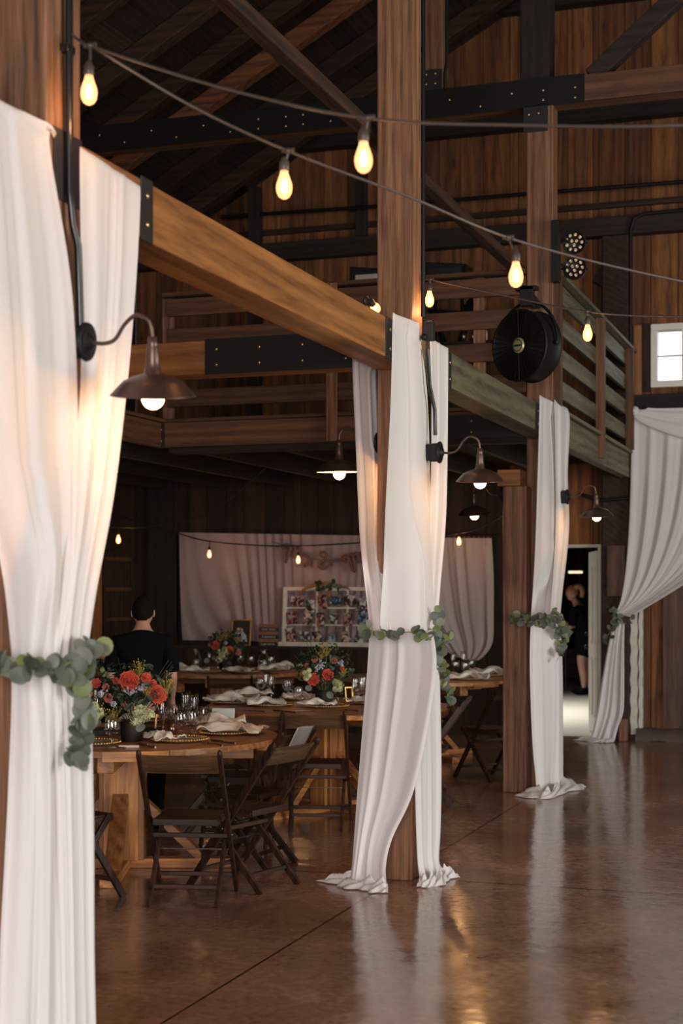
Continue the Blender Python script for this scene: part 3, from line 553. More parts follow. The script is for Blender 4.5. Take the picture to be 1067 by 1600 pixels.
pc = PY(734, 470, 13.1); m = MB(); m.add([pc+Vector((-0.1, 0, -0.1)), pc+Vector((0.06, 0, -0.1)), pc+Vector((0.05, 0, 0.1)), pc+Vector((-0.1, 0.05, -0.1)), pc+Vector((0.06, 0.05, -0.1)), pc+Vector((0.05, 0.05, 0.1))], [(0, 1, 2), (3, 5, 4), (0, 3, 4, 1), (1, 4, 5, 2), (2, 5, 3, 0)]); m.build('music_rest', 'black', kb)
for i, q in enumerate((724, 738, 748, 759)):
    c = PY(q, 533, 12.45); m = MB(); h = 0.085 if i < 2 else 0.11; r = 0.016 if i % 2 else 0.022
    m.lathe([(0, 0), (r, 0), (r, h*0.7), (r*0.6, h*0.85), (r*0.6, h), (0, h)], 10, Matrix.Translation((c.x, c.y, c.z)))
    o = m.build('metal_canister', 'enamel' if i > 1 else 'silver', origin=(c.x, c.y, c.z)); tag(o, ['small dull canister farthest from the fan, between gallery rails', 'second small canister, between gallery rails', 'pale canister second from the fan', 'pale canister nearest the fan, between gallery rails'][i], 'canister', 'canisters on the shelf behind the gallery rail')
c = PY(740, 534, 12.45); m = MB(); m.box(c.x-0.25, c.x+0.35, 12.4, 12.55, c.z-0.02, c.z); sh = tag(m.build('gallery_shelf', 'darkx'), 'narrow dark shelf behind the gallery rail holding canisters', 'shelf')
m = MB(); m.bar((c.x-0.2, 12.48, GF), (c.x-0.2, 12.48, c.z-0.02), 0.03, 0.03); m.bar((c.x+0.3, 12.48, GF), (c.x+0.3, 12.48, c.z-0.02), 0.03, 0.03); m.build('shelf_leg', 'darkz', sh)

# ------------------------------------------------------------------ back wall details
# window
W = struct(empty('window_1', ((WX0+WX1)/2, WB, WZ0)))
m = MB(); t = 0.07
m.box(WX0, WX1, WB-0.03, WB+0.13, WZ0, WZ0+t); m.box(WX0, WX1, WB-0.03, WB+0.13, WZ1-t, WZ1); m.box(WX0, WX0+t, WB-0.03, WB+0.13, WZ0+t, WZ1-t); m.box(WX1-t, WX1, WB-0.03, WB+0.13, WZ0+t, WZ1-t)
m.build('window_frame', 'enamel', W, bevel=0.006)
m = MB()
for i in (1, 2): x = WX0+t+(WX1-WX0-2*t)*i/3; m.box(x-0.008, x+0.008, WB+0.03, WB+0.05, WZ0+t, WZ1-t)
z = WZ0+t+(WZ1-WZ0-2*t)*0.5; m.box(WX0+t, WX1-t, WB+0.031, WB+0.049, z-0.008, z+0.008); m.build('window_muntins', 'whitepaint', W)
m = MB(); m.box(WX0+t, WX1-t, WB+0.038, WB+0.042, WZ0+t, WZ1-t); m.build('window_pane', 'pane', W)
m = MB(); a = PY(990, 622, WB-0.03); b = PY(1003, 508, WB-0.03); m.box(a.x, b.x, WB-0.03, WB-0.005, a.z, b.z); struct(m.build('trim_1', 'beamz'))
m = MB(); a = PY(1004, 612, WB-0.05); b = PY(1016, 505, WB-0.05); m.box(a.x, b.x, WB-0.05, WB-0.005, a.z, b.z); struct(m.build('trim_2', 'darkz'))
# door casing and open leaf
m = MB(); m.box(DX0-0.02, DX1+0.03, WB-0.02, WB+0.13, DTOP, DTOP+0.035); m.box(DX0-0.05, DX0, WB-0.02, WB+0.13, 0, DTOP+0.035); m.box(DX1-0.005, DX1+0.03, WB-0.02, WB+0.13, 0, DTOP); struct(m.build('trim_3', 'cream', bevel=0.004))
hx, hy = DX1-0.02, WB+0.12
D = struct(empty('door_1', (hx, hy, 0.01)))
dv = Vector((-0.24, 0.84, 0)).normalized(); nv = Vector((-dv.y, dv.x, 0)); DW = 0.80
mt = Matrix((dv, nv, (0, 0, 1))).transposed().to_4x4(); mt.translation = (hx, hy, 0.01)
m = MB(); m.box(0, DW, -0.02, 0.02, 0, 2.03, mt); m.build('door_leaf', 'cream', D, bevel=0.004)
m = MB()
for (u0, u1, z0, z1) in ((0.1, 0.36, 0.2, 0.85), (0.44, 0.7, 0.2, 0.85), (0.1, 0.36, 1.0, 1.85), (0.44, 0.7, 1.0, 1.85)):
    for sgn in (-1, 1):
        m.box(u0, u1, sgn*0.02-0.006, sgn*0.02+0.006, z0, z0+0.025, mt); m.box(u0, u1, sgn*0.02-0.006, sgn*0.02+0.006, z1-0.025, z1, mt); m.box(u0, u0+0.025, sgn*0.02-0.006, sgn*0.02+0.006, z0, z1, mt); m.box(u1-0.025, u1, sgn*0.02-0.006, sgn*0.02+0.006, z0, z1, mt)
m.build('panel_mouldings', 'cream', D)
m = MB()
for z in (0.95, 1.10):
    for sgn in (-1, 1): m.ball(mt @ Vector((DW-0.06, sgn*0.05, z)), 0.026 if z < 1 else 0.02, n=10)
m.build('door_handle', 'black', D)
# post boards and peeling timbers right of the door
m = MB(); m.box(Xof(948, WB-0.26), Xof(976, WB-0.26), WB-0.26, WB-0.22, Hof(932, Xof(960, WB-0.26), WB-0.26), Hof(852, Xof(960, WB-0.26), WB-0.26)); tag(m.build('wooden_board', 'wallsheen', bevel=0.006), 'reddish rectangular board nailed to the post beside the open door', 'board')
for i, (a0, a1, yb) in enumerate(((985, 996, 1146), (998, 1004, 1138))):
    x0, x1 = Xof(a0, WB-0.1), Xof(a1, WB-0.1); m = MB()
    m.grid(lambda u, v, x0=x0, x1=x1: Vector((x0+(x1-x0)*u+0.006*math.sin(v*40+i), WB-0.1+0.004*math.sin(v*23), 0.06+v*1.36)), 3, 30)
    m.box(x0+0.004, x1-0.004, WB-0.095, WB, 0.06, 1.42)
    tag(m.build('door_jamb_board', 'whitepaint'), ['wide peeling white board beside the bright swag curtain', 'thin peeling white strip beside the stained wall panels'][i], 'board')
m = MB(); m.box(Xof(966, 16.4), Xof(980, 16.4), 16.40, 16.48, 0, 0.24); tag(m.build('post_plinth', 'postz', bevel=0.01), 'wooden block at the foot of the corner post', 'block')
m = planks_wall(edges(XF+0.32, XR, 0.38), WB-0.05, 'x', 0.04, 2.2, z0=0.12); struct(m.build('wall_back_panelling', 'wallsheen', origin=(0, 0, 0)))
m = MB(); m.grid(lambda u, v: Vector((XF+0.05+u*(XR-XF-0.05), WB-0.05-0.17*math.sin(v*math.pi/2)+0.01*math.sin(u*90), 0.13*math.cos(v*math.pi/2)+0.008*math.sin(u*170+v*4))), 120, 6)
struct(m.build('baseboard_back', 'curb'))
# dark stretch of wall under the gallery, panelled dark with a ledge
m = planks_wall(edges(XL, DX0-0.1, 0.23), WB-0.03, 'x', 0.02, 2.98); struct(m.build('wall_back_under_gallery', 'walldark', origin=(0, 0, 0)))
LX = Xof(628, WB-0.36)
m = MB(); m.box(XL, LX, WB-0.36, WB-0.03, 0.93, 0.965); struct(m.build('trim_4', 'darkx'))
m = planks_wall(edges(XL, LX, 0.2), WB-0.33, 'x', 0.02, 0.93); struct(m.build('trim_5', 'walldark', origin=(0, 0, 0)))
# dark double door panel at far left of the back wall
P = struct(empty('door_2', (-8.0, WB-0.06, 0)))
m = MB(); a, b = Xof(232, WB-0.06), Xof(277, WB-0.06); m.box(a, b, WB-0.09, WB-0.04, 0.97, 2.95); m.build('door_post', 'darkz', P)
ya, yb = Yof(163, XL+0.03), Yof(200, XL+0.03)
m = MB(); m.box(XL+0.01, XL+0.05, ya, yb, 0.2, 2.05)
m.build('door_panel', 'walldark', P)
m = MB()
for z in (0.9, 1.25, 1.6, 1.95): m.box(XL+0.05, XL+0.07, ya, yb, z, z+0.04)
m.build('panel_slat', 'railx', P)
q = Yof(158, XL+0.05); m = MB(); m.box(XL, XL+0.06, q-0.12, q, 0.3, 2.3); struct(m.build('trim_6', 'beamz'))
# ------------------------------------------------------------------ annex beyond the door
m = MB(); m.box(-8.5, 3.0, WB+0.12, 28.0, -0.1, 0.0); struct(m.build('floor_annex', 'annexfloor', origin=(0, 0, 0)))
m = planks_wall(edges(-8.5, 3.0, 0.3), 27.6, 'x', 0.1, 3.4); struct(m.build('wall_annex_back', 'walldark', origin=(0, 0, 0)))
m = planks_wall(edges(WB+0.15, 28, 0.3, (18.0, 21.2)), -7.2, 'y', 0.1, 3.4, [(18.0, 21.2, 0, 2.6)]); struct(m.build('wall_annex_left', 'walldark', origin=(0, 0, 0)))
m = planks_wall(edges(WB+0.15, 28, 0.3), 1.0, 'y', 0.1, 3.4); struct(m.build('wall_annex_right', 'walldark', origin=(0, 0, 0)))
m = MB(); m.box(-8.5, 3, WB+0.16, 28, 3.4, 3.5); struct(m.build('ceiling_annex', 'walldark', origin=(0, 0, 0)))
c = PZ(899, 894, 24.5); m = MB(); m.box(c.x-0.11, c.x+0.11, c.y-0.03, c.y+0.03, c.z-0.02, c.z+0.02); al = tag(m.build('strip_lamp', 'tube', bevel=0.004), 'small lit strip lamp hanging in the room beyond the open door', 'lamp')
m = MB(); m.tube([(c.x-0.09, c.y, c.z), (c.x-0.09, c.y, 3.4)], 0.004); m.tube([(c.x+0.09, c.y, c.z), (c.x+0.09, c.y, 3.4)], 0.004); m.build('hanging_wire', 'black', al)
c = PZ(884, 1000, 26.0); m = MB(); m.box(c.x-0.5, c.x+0.3, c.y, c.y+0.6, 0.12, 0.62); cr_ = tag(m.build('storage_cabinet', 'raftx', bevel=0.01), 'low reddish cabinet behind the person in the far room', 'cabinet')
m = MB()
for dx in (-0.45, 0.22):
    for dy in (0.05, 0.5): m.box(c.x+dx, c.x+dx+0.05, c.y+dy, c.y+dy+0.05, 0, 0.12)
m.build('feet', 'darkz', cr_)

# ================================================================== WHITE DRAPES
def cr4(p0, p1, p2, p3, t): return 0.5*((2*p1)+(-p0+p2)*t+(2*p0-5*p1+4*p2-p3)*t*t+(-p0+3*p1-3*p2+p3)*t*t*t)
def sheet(mb, rows, pleats, seed, nu=90, sub=9, side=None, crump=0.0, corner=None):
    """rows: (left point, right point, fold depth); folds run down the sheet."""
    rnd = random.Random(seed); ph = [rnd.uniform(0, 6.28) for _ in range(6)]
    Ls = [Vector(r[0]) for r in rows]; Rs = [Vector(r[1]) for r in rows]; A = [r[2] for r in rows]
    n = len(rows); NV = (n-1)*sub
    def at(arr, v):
        x = v*(n-1); i = min(int(x), n-2); t = x-i
        return cr4(arr[max(i-1, 0)], arr[i], arr[i+1], arr[min(i+2, n-1)], t)
    def fn(u, v):
        l = at(Ls, v); r = at(Rs, v); a = at(A, v)
        d = r-l; nrm = Vector((d.y, -d.x, 0))
        if nrm.length < 1e-6: nrm = Vector((1, 0, 0))
        nrm.normalize()
        if nrm.dot(Vector((0, 0, 0))-Vector((l.x, l.y, 0))) < 0: nrm = -nrm
        w = u+0.055*math.sin(6.28*u*0.8+ph[0]+v*1.2)+0.03*math.sin(6.28*u*2.1+ph[2]+v*0.7)
        s = math.sin(6.28*pleats*w+ph[1]+0.8*math.sin(6.28*w*1.7+ph[2]))
        s += 0.22*math.sin(6.28*pleats*2.35*w+ph[3]+v*0.8)+0.05*math.sin(6.28*pleats*4.7*w+ph[4])
        s *= 0.65+0.35*math.sin(6.28*(u*1.6+v*0.5)+ph[5]); s += 0.35*math.sin(6.28*(u*1.1+v*0.6)+ph[1])
        base = l+d*u
        if corner is not None:
            K = Vector((corner[0], corner[1], 0)); off_ = (K-Vector((l.x, l.y, 0))).dot(nrm)
            if off_ > 0:
                d2 = Vector((d.x, d.y, 0)); w0 = min(0.9, max(0.1, (K-Vector((l.x, l.y, 0))).dot(d2)/d2.length_squared))
                tri = 0
                for q in (-0.06, -0.03, 0, 0.03, 0.06):
                    uu = min(1, max(0, u+q)); tri += (uu/w0 if uu < w0 else (1-uu)/(1-w0))/5
                base = base+nrm*(off_*1.08+0.012)*tri
        p = base+nrm*a*s*min(1.0, 8*u+0.35, 8*(1-u)+0.35)
        if crump: p += Vector((0, 0, crump*math.sin(33*u+9*v+ph[0])*math.sin(21*v+ph[2])))
        return p
    mb.grid(fn, nu, NV)
def puddle(mb, hem, spread, seed, h=0.035, n=60, k=10):
    """cloth lying on the floor: hem is a list of floor points, spread the vectors it runs out along."""
    rnd = random.Random(seed); a = rnd.uniform(0, 6); hem = spline(hem, 8); sp = spline(spread, 8)
    def fn(u, v):
        x = u*(len(hem)-1); i = min(int(x), len(hem)-2); t = x-i
        p = hem[i].lerp(hem[i+1], t); d = sp[i].lerp(sp[i+1], t)
        e = 1+0.22*math.sin(17*u+a)+0.12*math.sin(41*u+a*2)
        q = p+d*v*e
        rz = (0.006+h*(1-v)**1.5*(1+0.4*math.sin(23*u+a))+0.010*(1+math.sin(37*u+12*v+a))*(0.3+math.sin(v*3.1)))*(1 if v < 0.97 else 0.4)
        return Vector((q.x, q.y, max(0.006, rz)))
    mb.grid(fn, n, k)
def X_(px, y, X=XF+0.03): return PX(px, y, X)
def Y_(px, y, Y): return PY(px, y, Y)
def at_H(px, H, X): Y = Yof(px, X); return Vector((X, Y, H))
def yH(px, H, Y): return Vector((Xof(px, Y), Y, H))
XA = XF+0.035
# --- nearest drape
m = MB()
sheet(m, [(at_H(-75, 2.99, XA-0.15), at_H(74, 2.99, XA-0.15), 0.0025), (at_H(-72, 3.00, XA-0.03), at_H(76, 3.00, XA-0.03), 0.0031), (at_H(-68, 2.9, XA), at_H(80, 2.9, XA), 0.0062), (X_(-64, 460, XA), X_(112, 460, XA), 0.0112), (X_(-45, 700, XA), X_(121, 700, XA), 0.0124),
          (Y_(0, 880, 4.02), X_(112, 900, XA), 0.0124), (Y_(16, 1000, 4.06), X_(96, 1000, XA), 0.0099), (Y_(18, 1045, 4.07), X_(92, 1045, XA), 0.0074),
          (Y_(17, 1120, 4.05), X_(96, 1120, XA), 0.0112), (Y_(9, 1290, 4.0), X_(102, 1290, XA), 0.0136), (Y_(-3, 1500, 3.95), X_(106, 1500, XA), 0.0161), (Y_(-14, 1700, 3.88), X_(110, 1700, XA), 0.0186), (yH(-20, 0.02, 3.85), at_H(112, 0.02, XA), 0.0186)], 2.6, 11, corner=(XF+0.03, YA-0.03))
sheet(m, [(at_H(125, 3.0, XA-0.15), at_H(219, 3.0, XA-0.15), 0.0050), (at_H(125, 3.01, XA-0.03), at_H(219, 2.99, XA-0.03), 0.0031), (at_H(125, 2.9, XA), at_H(219, 2.9, XA), 0.0056), (X_(127, 450, XA), X_(212, 450, XA), 0.0087), (X_(126, 600, XA), X_(197, 620, XA), 0.0099),
          (X_(112, 780, XA), X_(177, 780, XA), 0.0112), (X_(98, 920, XA), X_(151, 920, XA), 0.0112), (X_(90, 1010, XA), X_(138, 1010, XA), 0.0087), (X_(88, 1045, XA), X_(136, 1045, XA), 0.0074),
          (X_(88, 1110, XA), X_(142, 1110, XA), 0.0099), (X_(92, 1290, XA), X_(146, 1290, XA), 0.0124), (X_(96, 1500, XA), X_(147, 1500, XA), 0.0149), (X_(98, 1690, XA), X_(152, 1690, XA), 0.0161), (at_H(98, 0.02, XA), at_H(154, 0.02, XA), 0.0161)], 2.3, 12)
puddle(m, [yH(-20, 0, 3.84), at_H(60, 0, XA+0.05), at_H(154, 0, XA+0.03)], [Vector((-0.1, -0.16, 0)), Vector((0.12, -0.14, 0)), Vector((0.16, 0.08, 0))], 3)
tag(m.build('draped_curtain', 'drape', weld=True), 'nearest white drape hung over the beam and tied round the large foreground post', 'curtain', 'white drapes on the posts')
# --- middle drape
m = MB(); XL2 = XF-PW-0.03
sheet(m, [(at_H(553, 3.0, XL2+0.1), at_H(590, 3.0, XL2+0.1), 0.0037), (at_H(551, 3.05, XL2), at_H(588, 3.05, XL2), 0.0037), (at_H(551, 2.8, XL2), at_H(588, 2.8, XL2), 0.0062), (X_(556, 690, XL2), X_(592, 690, XL2), 0.0081), (X_(562, 830, XL2), X_(597, 830, XL2), 0.0087),
          (Y_(572, 930, 8.02), Y_(606, 930, 8.06), 0.0074), (Y_(578, 985, 8.03), Y_(612, 985, 8.05), 0.0062)], 2.6, 21, corner=(XF-PW-0.03, YB-0.03))
XB = XF+0.03
sheet(m, [(at_H(613, 3.0, XB-0.14), at_H(650, 3.0, XB-0.14), 0.0050), (at_H(613, 3.065, XB-0.03), at_H(655, 3.075, XB-0.03), 0.0050), (at_H(612, 2.98, XB), at_H(658, 2.97, XB), 0.0074), (X_(609, 620, XB), X_(668, 620, XB), 0.0112), (X_(602, 770, XB), X_(674, 770, XB), 0.0136),
          (Y_(597, 880, 7.98), X_(678, 880, XB), 0.0136), (Y_(592, 950, 8.0), X_(682, 950, XB), 0.0112), (Y_(590, 990, 8.03), X_(684, 990, XB), 0.0087)], 2.7, 22, corner=(XF+0.03, YB-0.03))
sheet(m, [(at_H(671, 3.0, XB-0.14), at_H(700, 3.0, XB-0.14), 0.0037), (at_H(671, 3.05, XB-0.03), at_H(700, 3.05, XB-0.03), 0.0037), (at_H(672, 2.96, XB), at_H(700, 2.96, XB), 0.0056), (X_(674, 650, XB), X_(699, 650, XB), 0.0074), (X_(672, 800, XB), X_(696, 800, XB), 0.0087), (X_(668, 920, XB), X_(687, 920, XB), 0.0074), (X_(668, 990, XB), X_(682, 990, XB), 0.0050)], 2.6, 23)
# below the tie: left sweep and right fall
sheet(m, [(Y_(577, 985, 8.03), Y_(676, 985, 8.03), 0.0074), (Y_(574, 1040, 8.0), Y_(682, 1040, 8.0), 0.0112), (Y_(566, 1140, 7.97), Y_(668, 1140, 7.98), 0.0136), (Y_(558, 1240, 7.94), Y_(645, 1240, 7.98), 0.0149), (Y_(553, 1310, 7.92), Y_(613, 1310, 7.96), 0.0161), (Y_(550, 1350, 7.9), Y_(603, 1355, 7.9), 0.0174), (yH(546, 0.012, 7.86), yH(606, 0.012, 7.8), 0.0186)], 2.6, 24)
sheet(m, [(Y_(640, 985, 8.06), X_(683, 985, XB+0.02), 0.0062), (Y_(645, 1080, 8.04), X_(687, 1080, XB+0.03), 0.0099), (Y_(648, 1200, 8.02), X_(689, 1200, XB+0.03), 0.0112), (Y_(650, 1290, 8.04), X_(688, 1290, XB+0.04), 0.0124), (Y_(653, 1345, 8.06), X_(686, 1345, XB+0.04), 0.0149), (yH(658, 0.012, 8.0), at_H(694, 0.012, XB+0.06), 0.0161)], 2.2, 25, corner=(XF+0.03, YB-0.03))
puddle(m, [yH(548, 0, 7.92), yH(575, 0, 7.86), yH(606, 0, 7.80)], [Vector((-0.17, 0.02, 0)), Vector((-0.05, -0.08, 0)), Vector((0.02, -0.06, 0))], 4, h=0.05)
puddle(m, [yH(657, 0, 8.0), yH(676, 0, 8.06), yH(694, 0, 8.3)], [Vector((-0.01, -0.04, 0)), Vector((0.04, -0.05, 0)), Vector((0.07, 0.03, 0))], 5, h=0.05)
tag(m.build('draped_curtain', 'drape', weld=True), 'middle white drape parting at the floor to show the foot of the post', 'curtain', 'white drapes on the posts')
# --- third drape
m = MB(); XC = XF+0.03
sheet(m, [(at_H(842, 3.0, XC-0.1), at_H(864, 3.0, XC-0.1), 0.0050), (at_H(842, 3.09, XC-0.02), at_H(862, 3.09, XC-0.02), 0.0062), (at_H(842, 2.98, XC), at_H(867, 2.96, XC), 0.0087), (X_(839, 740, XC), X_(874, 740, XC), 0.0124), (X_(836, 840, XC), X_(874, 840, XC), 0.0136), (Y_(832, 925, 11.9), X_(868, 925, XC), 0.0112), (Y_(829, 968, 11.9), X_(864, 968, XC), 0.0087)], 2.3, 31, corner=(XF+0.03, YC-0.03))
sheet(m, [(at_H(864, 3.05, XC-0.1), at_H(886, 3.05, XC-0.1), 0.0050), (at_H(865, 3.12, XC-0.02), at_H(884, 3.12, XC-0.02), 0.0062), (at_H(866, 3.03, XC+0.03), at_H(890, 3.0, XC+0.03), 0.0099), (X_(868, 740, XC+0.02), X_(887, 740, XC+0.02), 0.0112), (X_(868, 830, XC+0.02), X_(889, 830, XC+0.02), 0.0112), (X_(862, 925, XC+0.01), X_(879, 925, XC+0.01), 0.0099), (X_(858, 968, XC), X_(875, 968, XC), 0.0074)], 2.2, 32)
sheet(m, [(Y_(829, 968, 11.9), X_(875, 968, XC), 0.0087), (Y_(827, 1030, 11.88), X_(878, 1030, XC), 0.0136), (Y_(829, 1120, 11.86), X_(879, 1120, XC), 0.0161), (Y_(832, 1180, 11.85), X_(879, 1180, XC), 0.0174), (Y_(835, 1212, 11.84), X_(879, 1212, XC), 0.0186), (yH(836, 0.012, 11.82), at_H(882, 0.012, XC), 0.0186)], 2.8, 33, corner=(XF+0.03, YC-0.03))
puddle(m, [yH(838, 0, 11.86), yH(860, 0, 11.74), at_H(880, 0, XC)], [Vector((-0.17, -0.06, 0)), Vector((-0.02, -0.1, 0)), Vector((0.18, -0.02, 0))], 6, h=0.06)
tag(m.build('draped_curtain', 'drape', weld=True), 'third white drape beside the lower gallery post, puddled both ways on the floor', 'curtain', 'white drapes on the posts')
# --- swag curtain at the right of the back wall
WY = WB-0.30
m = MB()
def swag(u, v):
    t = v; x0 = 987+u*343; cy = 961-(x0-985)*0.565; gx, gy = 957+u*28, 958+u*6
    px = (1-t)**2*x0+2*t*(1-t)*(x0-2)+t*t*gx; py = (1-t)**2*640+2*t*(1-t)*max(cy, 766)+t*t*gy
    a = 0.028*(0.35+0.65*min(1, 3*t))*(1-0.55*t**4)
    d = a*(math.sin(6.28*11*u+1.0+1.3*math.sin(7*u))+0.4*math.sin(6.28*25*u+v))*(0.6+0.4*math.sin(9*u+2*v))
    return PY(px, py, WY-0.02-d)
m.grid(swag, 150, 50)
sheet(m, [(Y_(960, 970, WY-0.02), Y_(976, 970, WY-0.02), 0.012), (Y_(951, 1005, WY-0.02), Y_(975, 1005, WY-0.02), 0.02), (Y_(941, 1060, WY-0.03), Y_(975, 1060, WY-0.03), 0.028), (Y_(933, 1110, WY-0.05), Y_(974, 1110, WY-0.04), 0.03), (Y_(926, 1142, WY-0.1), Y_(966, 1135, WY-0.06), 0.034), (yH(921, 0.012, WY-0.15), yH(960, 0.012, WY-0.15), 0.03)], 3.6, 42)
puddle(m, [yH(925, 0, WY-0.1), yH(942, 0, WY-0.2), yH(959, 0, WY-0.15)], [Vector((-0.17, 0.02, 0)), Vector((-0.05, -0.06, 0)), Vector((0.0, -0.04, 0))], 8, h=0.03)
sw = m.build('swag_curtain', 'drape', weld=True, origin=(XF, WY, 0)); tag(sw, 'broad white curtain under the small window, swept aside and tied low by the door', 'curtain')
m = MB()
sheet(m, [(Y_(990, 650, WY-0.07), Y_(1012, 637, WY-0.07), 0.008), (Y_(1004, 661, WY-0.09), Y_(1030, 638, WY-0.06), 0.012), (Y_(1035, 674, WY-0.10), Y_(1070, 637, WY-0.06), 0.016), (Y_(1070, 684, WY-0.11), Y_(1110, 635, WY-0.06), 0.016), (Y_(1160, 694, WY-0.11), Y_(1190, 632, WY-0.06), 0.016), (Y_(1290, 660, WY-0.1), Y_(1290, 628, WY-0.06), 0.016)], 2.3, 43, nu=24)
c = Y_(992, 642, WY-0.09); m.ball(c, 0.045, 0.045, 0.05, 14); m.ball(c+Vector((0, -0.03, 0)), 0.025, 0.03, 0.025, 12)
tag(m.build('scarf_and_knot', 'drape', sw), 'white scarf draped along the top')
m = MB(); m.box(Xof(984, WB-0.1), XR, WB-0.24, WB-0.05, Hof(650, Xof(1000, WY), WY), Hof(643, Xof(1000, WY), WY)); m.build('curtain_rail', 'darkx', sw)
# --- backdrop behind the tables
BY = WB-0.14
m = MB()
sheet(m, [(Y_(280, 832, BY), Y_(640, 838, BY), 0.012), (Y_(281, 900, BY), Y_(640, 900, BY), 0.014), (Y_(283, 960, BY), Y_(640, 960, BY), 0.016), (Y_(285, 1000, BY), Y_(640, 1006, BY), 0.018)], 24, 51, nu=300, sub=5)
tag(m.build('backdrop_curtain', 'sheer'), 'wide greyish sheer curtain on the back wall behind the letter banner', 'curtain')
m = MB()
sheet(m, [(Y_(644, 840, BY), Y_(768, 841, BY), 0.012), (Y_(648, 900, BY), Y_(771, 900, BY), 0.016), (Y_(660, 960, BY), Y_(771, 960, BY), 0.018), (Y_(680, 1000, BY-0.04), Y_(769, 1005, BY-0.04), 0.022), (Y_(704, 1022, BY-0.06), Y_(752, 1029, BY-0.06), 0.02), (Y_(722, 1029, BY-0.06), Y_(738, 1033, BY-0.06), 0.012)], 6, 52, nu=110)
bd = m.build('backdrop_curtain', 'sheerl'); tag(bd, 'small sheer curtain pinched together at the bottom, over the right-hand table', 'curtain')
m = MB(); m.tube([Y_(640, 837, BY), Y_(775, 838, BY)], 0.012, 8); m.tube([Y_(645, 837, BY), Y_(645, 837, WB)], 0.01, 6); m.tube([Y_(770, 838, BY), Y_(770, 838, WB)], 0.01, 6); m.build('curtain_rod', 'darkx', bd)
m = MB(); rr = random.Random(4)
for i in range(16):
    a = Y_(648+i*7.7, 838, BY-0.05); m.tube([a, a-Vector((0, 0, rr.uniform(0.05, 0.3)))], 0.0015, 4); m.ball(a-Vector((0, 0, rr.uniform(0.05, 0.3))), 0.008, n=6)
tag(m.build('hanging_bead', 'gold', bd), 'tiny hanging gold beads', kind='stuff')

# ================================================================== GARLANDS
def leaf(mb, c, nrm, r, asp=0.95, cup=0.15):
    b = basis(nrm); a0 = random.uniform(0, 6.28); vs = [Vector(c)]
    k = 12
    for ring, rr_ in ((0.55, 0.3), (1.0, 1.0)):
        for j in range(k):
            a = 2*math.pi*j/k; q = Vector((math.cos(a)*r*ring*asp, math.sin(a)*r*ring, cup*r*ring*ring*(0.6+0.4*math.cos(2*a+a0))))
            vs.append(Vector(c)+b @ (Matrix.Rotation(a0, 3, 'Z') @ q))
    fs = [(0, 1+j, 1+(j+1) % k) for j in range(k)]+[(1+j, 1+k+j, 1+k+(j+1) % k, 1+(j+1) % k) for j in range(k)]
    mb.add(vs, fs, True)
def garland(paths, label, r, step, seed, spreadr, green=0.12):
    random.seed(seed); lm = MB(); gm = MB(); st = MB()
    for path, dens in paths:
        pts = spline(path, 8); st.tube(pts, [0.0035]*len(pts), 6)
        acc = 0
        for i in range(1, len(pts)):
            acc += (pts[i]-pts[i-1]).length*dens
            while acc > step:
                acc -= step; p = pts[i].copy()
                tocam = (Vector((0, 0, EYE))-p).normalized()
                off = Vector((random.gauss(0, 1), random.gauss(0, 1), random.gauss(0, 1))); off = (off-tocam*off.dot(tocam)*0.6)
                off = off.normalized()*spreadr*random.uniform(0.25, 1.0)+tocam*random.uniform(0.0, 0.035)
                nrm = (tocam*0.8+Vector((random.gauss(0, .55), random.gauss(0, .55), random.gauss(0, .55)))).normalized()
                t = gm if random.random() < green else lm
                q = p+off; leaf(t, q, nrm, r*random.uniform(0.7, 1.12))
                st.tube([p, p.lerp(q, 0.5)+Vector((0, 0, -0.004)), q-nrm*0.003], 0.0015, 4, False)
    g = lm.build('eucalyptus_garland', 'euc'); tag(g, label, 'garland', 'eucalyptus garlands tied round the drapes')
    if gm.v: tag(gm.build('young_leaves', 'eucgreen', g), 'yellow green young leaves')
    st.build('stem', 'stem', g)
XG = XF+0.08
garland([([Y_(-40, 1030, 3.98), Y_(8, 1036, 3.97), Y_(50, 1040, 3.96), X_(92, 1042, XG), X_(118, 1030, XG), X_(140, 1020, XG)], 1.2), ([X_(110, 1040, XG), X_(122, 1085, XG), X_(131, 1130, XG), X_(128, 1165, XG), X_(116, 1196, XG)], 1.5), ([X_(125, 1050, XG), X_(146, 1025, XG), X_(150, 1008, XG)], 2.0)], 'large eucalyptus garland across the nearest drape, trailing down in front of the table', 0.031, 0.0165, 5, 0.036)
garland([([Y_(562, 978, 7.93), Y_(580, 985, 7.9), Y_(612, 996, 7.9), Y_(626, 990, 7.9), Y_(642, 988, 7.92), Y_(662, 996, 7.95), X_(682, 996, XG)], 1.1), ([X_(680, 990, XG), X_(688, 1020, XG), X_(692, 1050, XG), X_(699, 1080, XG), X_(698, 1094, XG)], 1.6), ([X_(679, 995, XG), X_(683, 965, XG), X_(682, 950, XG)], 1.0), ([X_(685, 1000, XG), X_(700, 992, XG)], 1.5)], 'eucalyptus garland tied round the middle drape with a long hanging tail', 0.029, 0.020, 6, 0.035, 0.3)
garland([([PX(800, 968, -2.79), PX(798, 975, -2.77), Y_(806, 968, 11.86), Y_(835, 968, 11.80), X_(852, 970, XG), X_(872, 966, XG)], 1.6), ([X_(868, 966, XG), X_(876, 990, XG), X_(878, 1012, XG), X_(874, 1024, XG)], 1.6), ([X_(868, 968, XG), X_(866, 950, XG)], 1.2), ([X_(876, 985, XG), X_(888, 985, XG)], 1.0)], 'eucalyptus garland round the third drape and the lower brown post', 0.03, 0.021, 7, 0.045, 0.2)
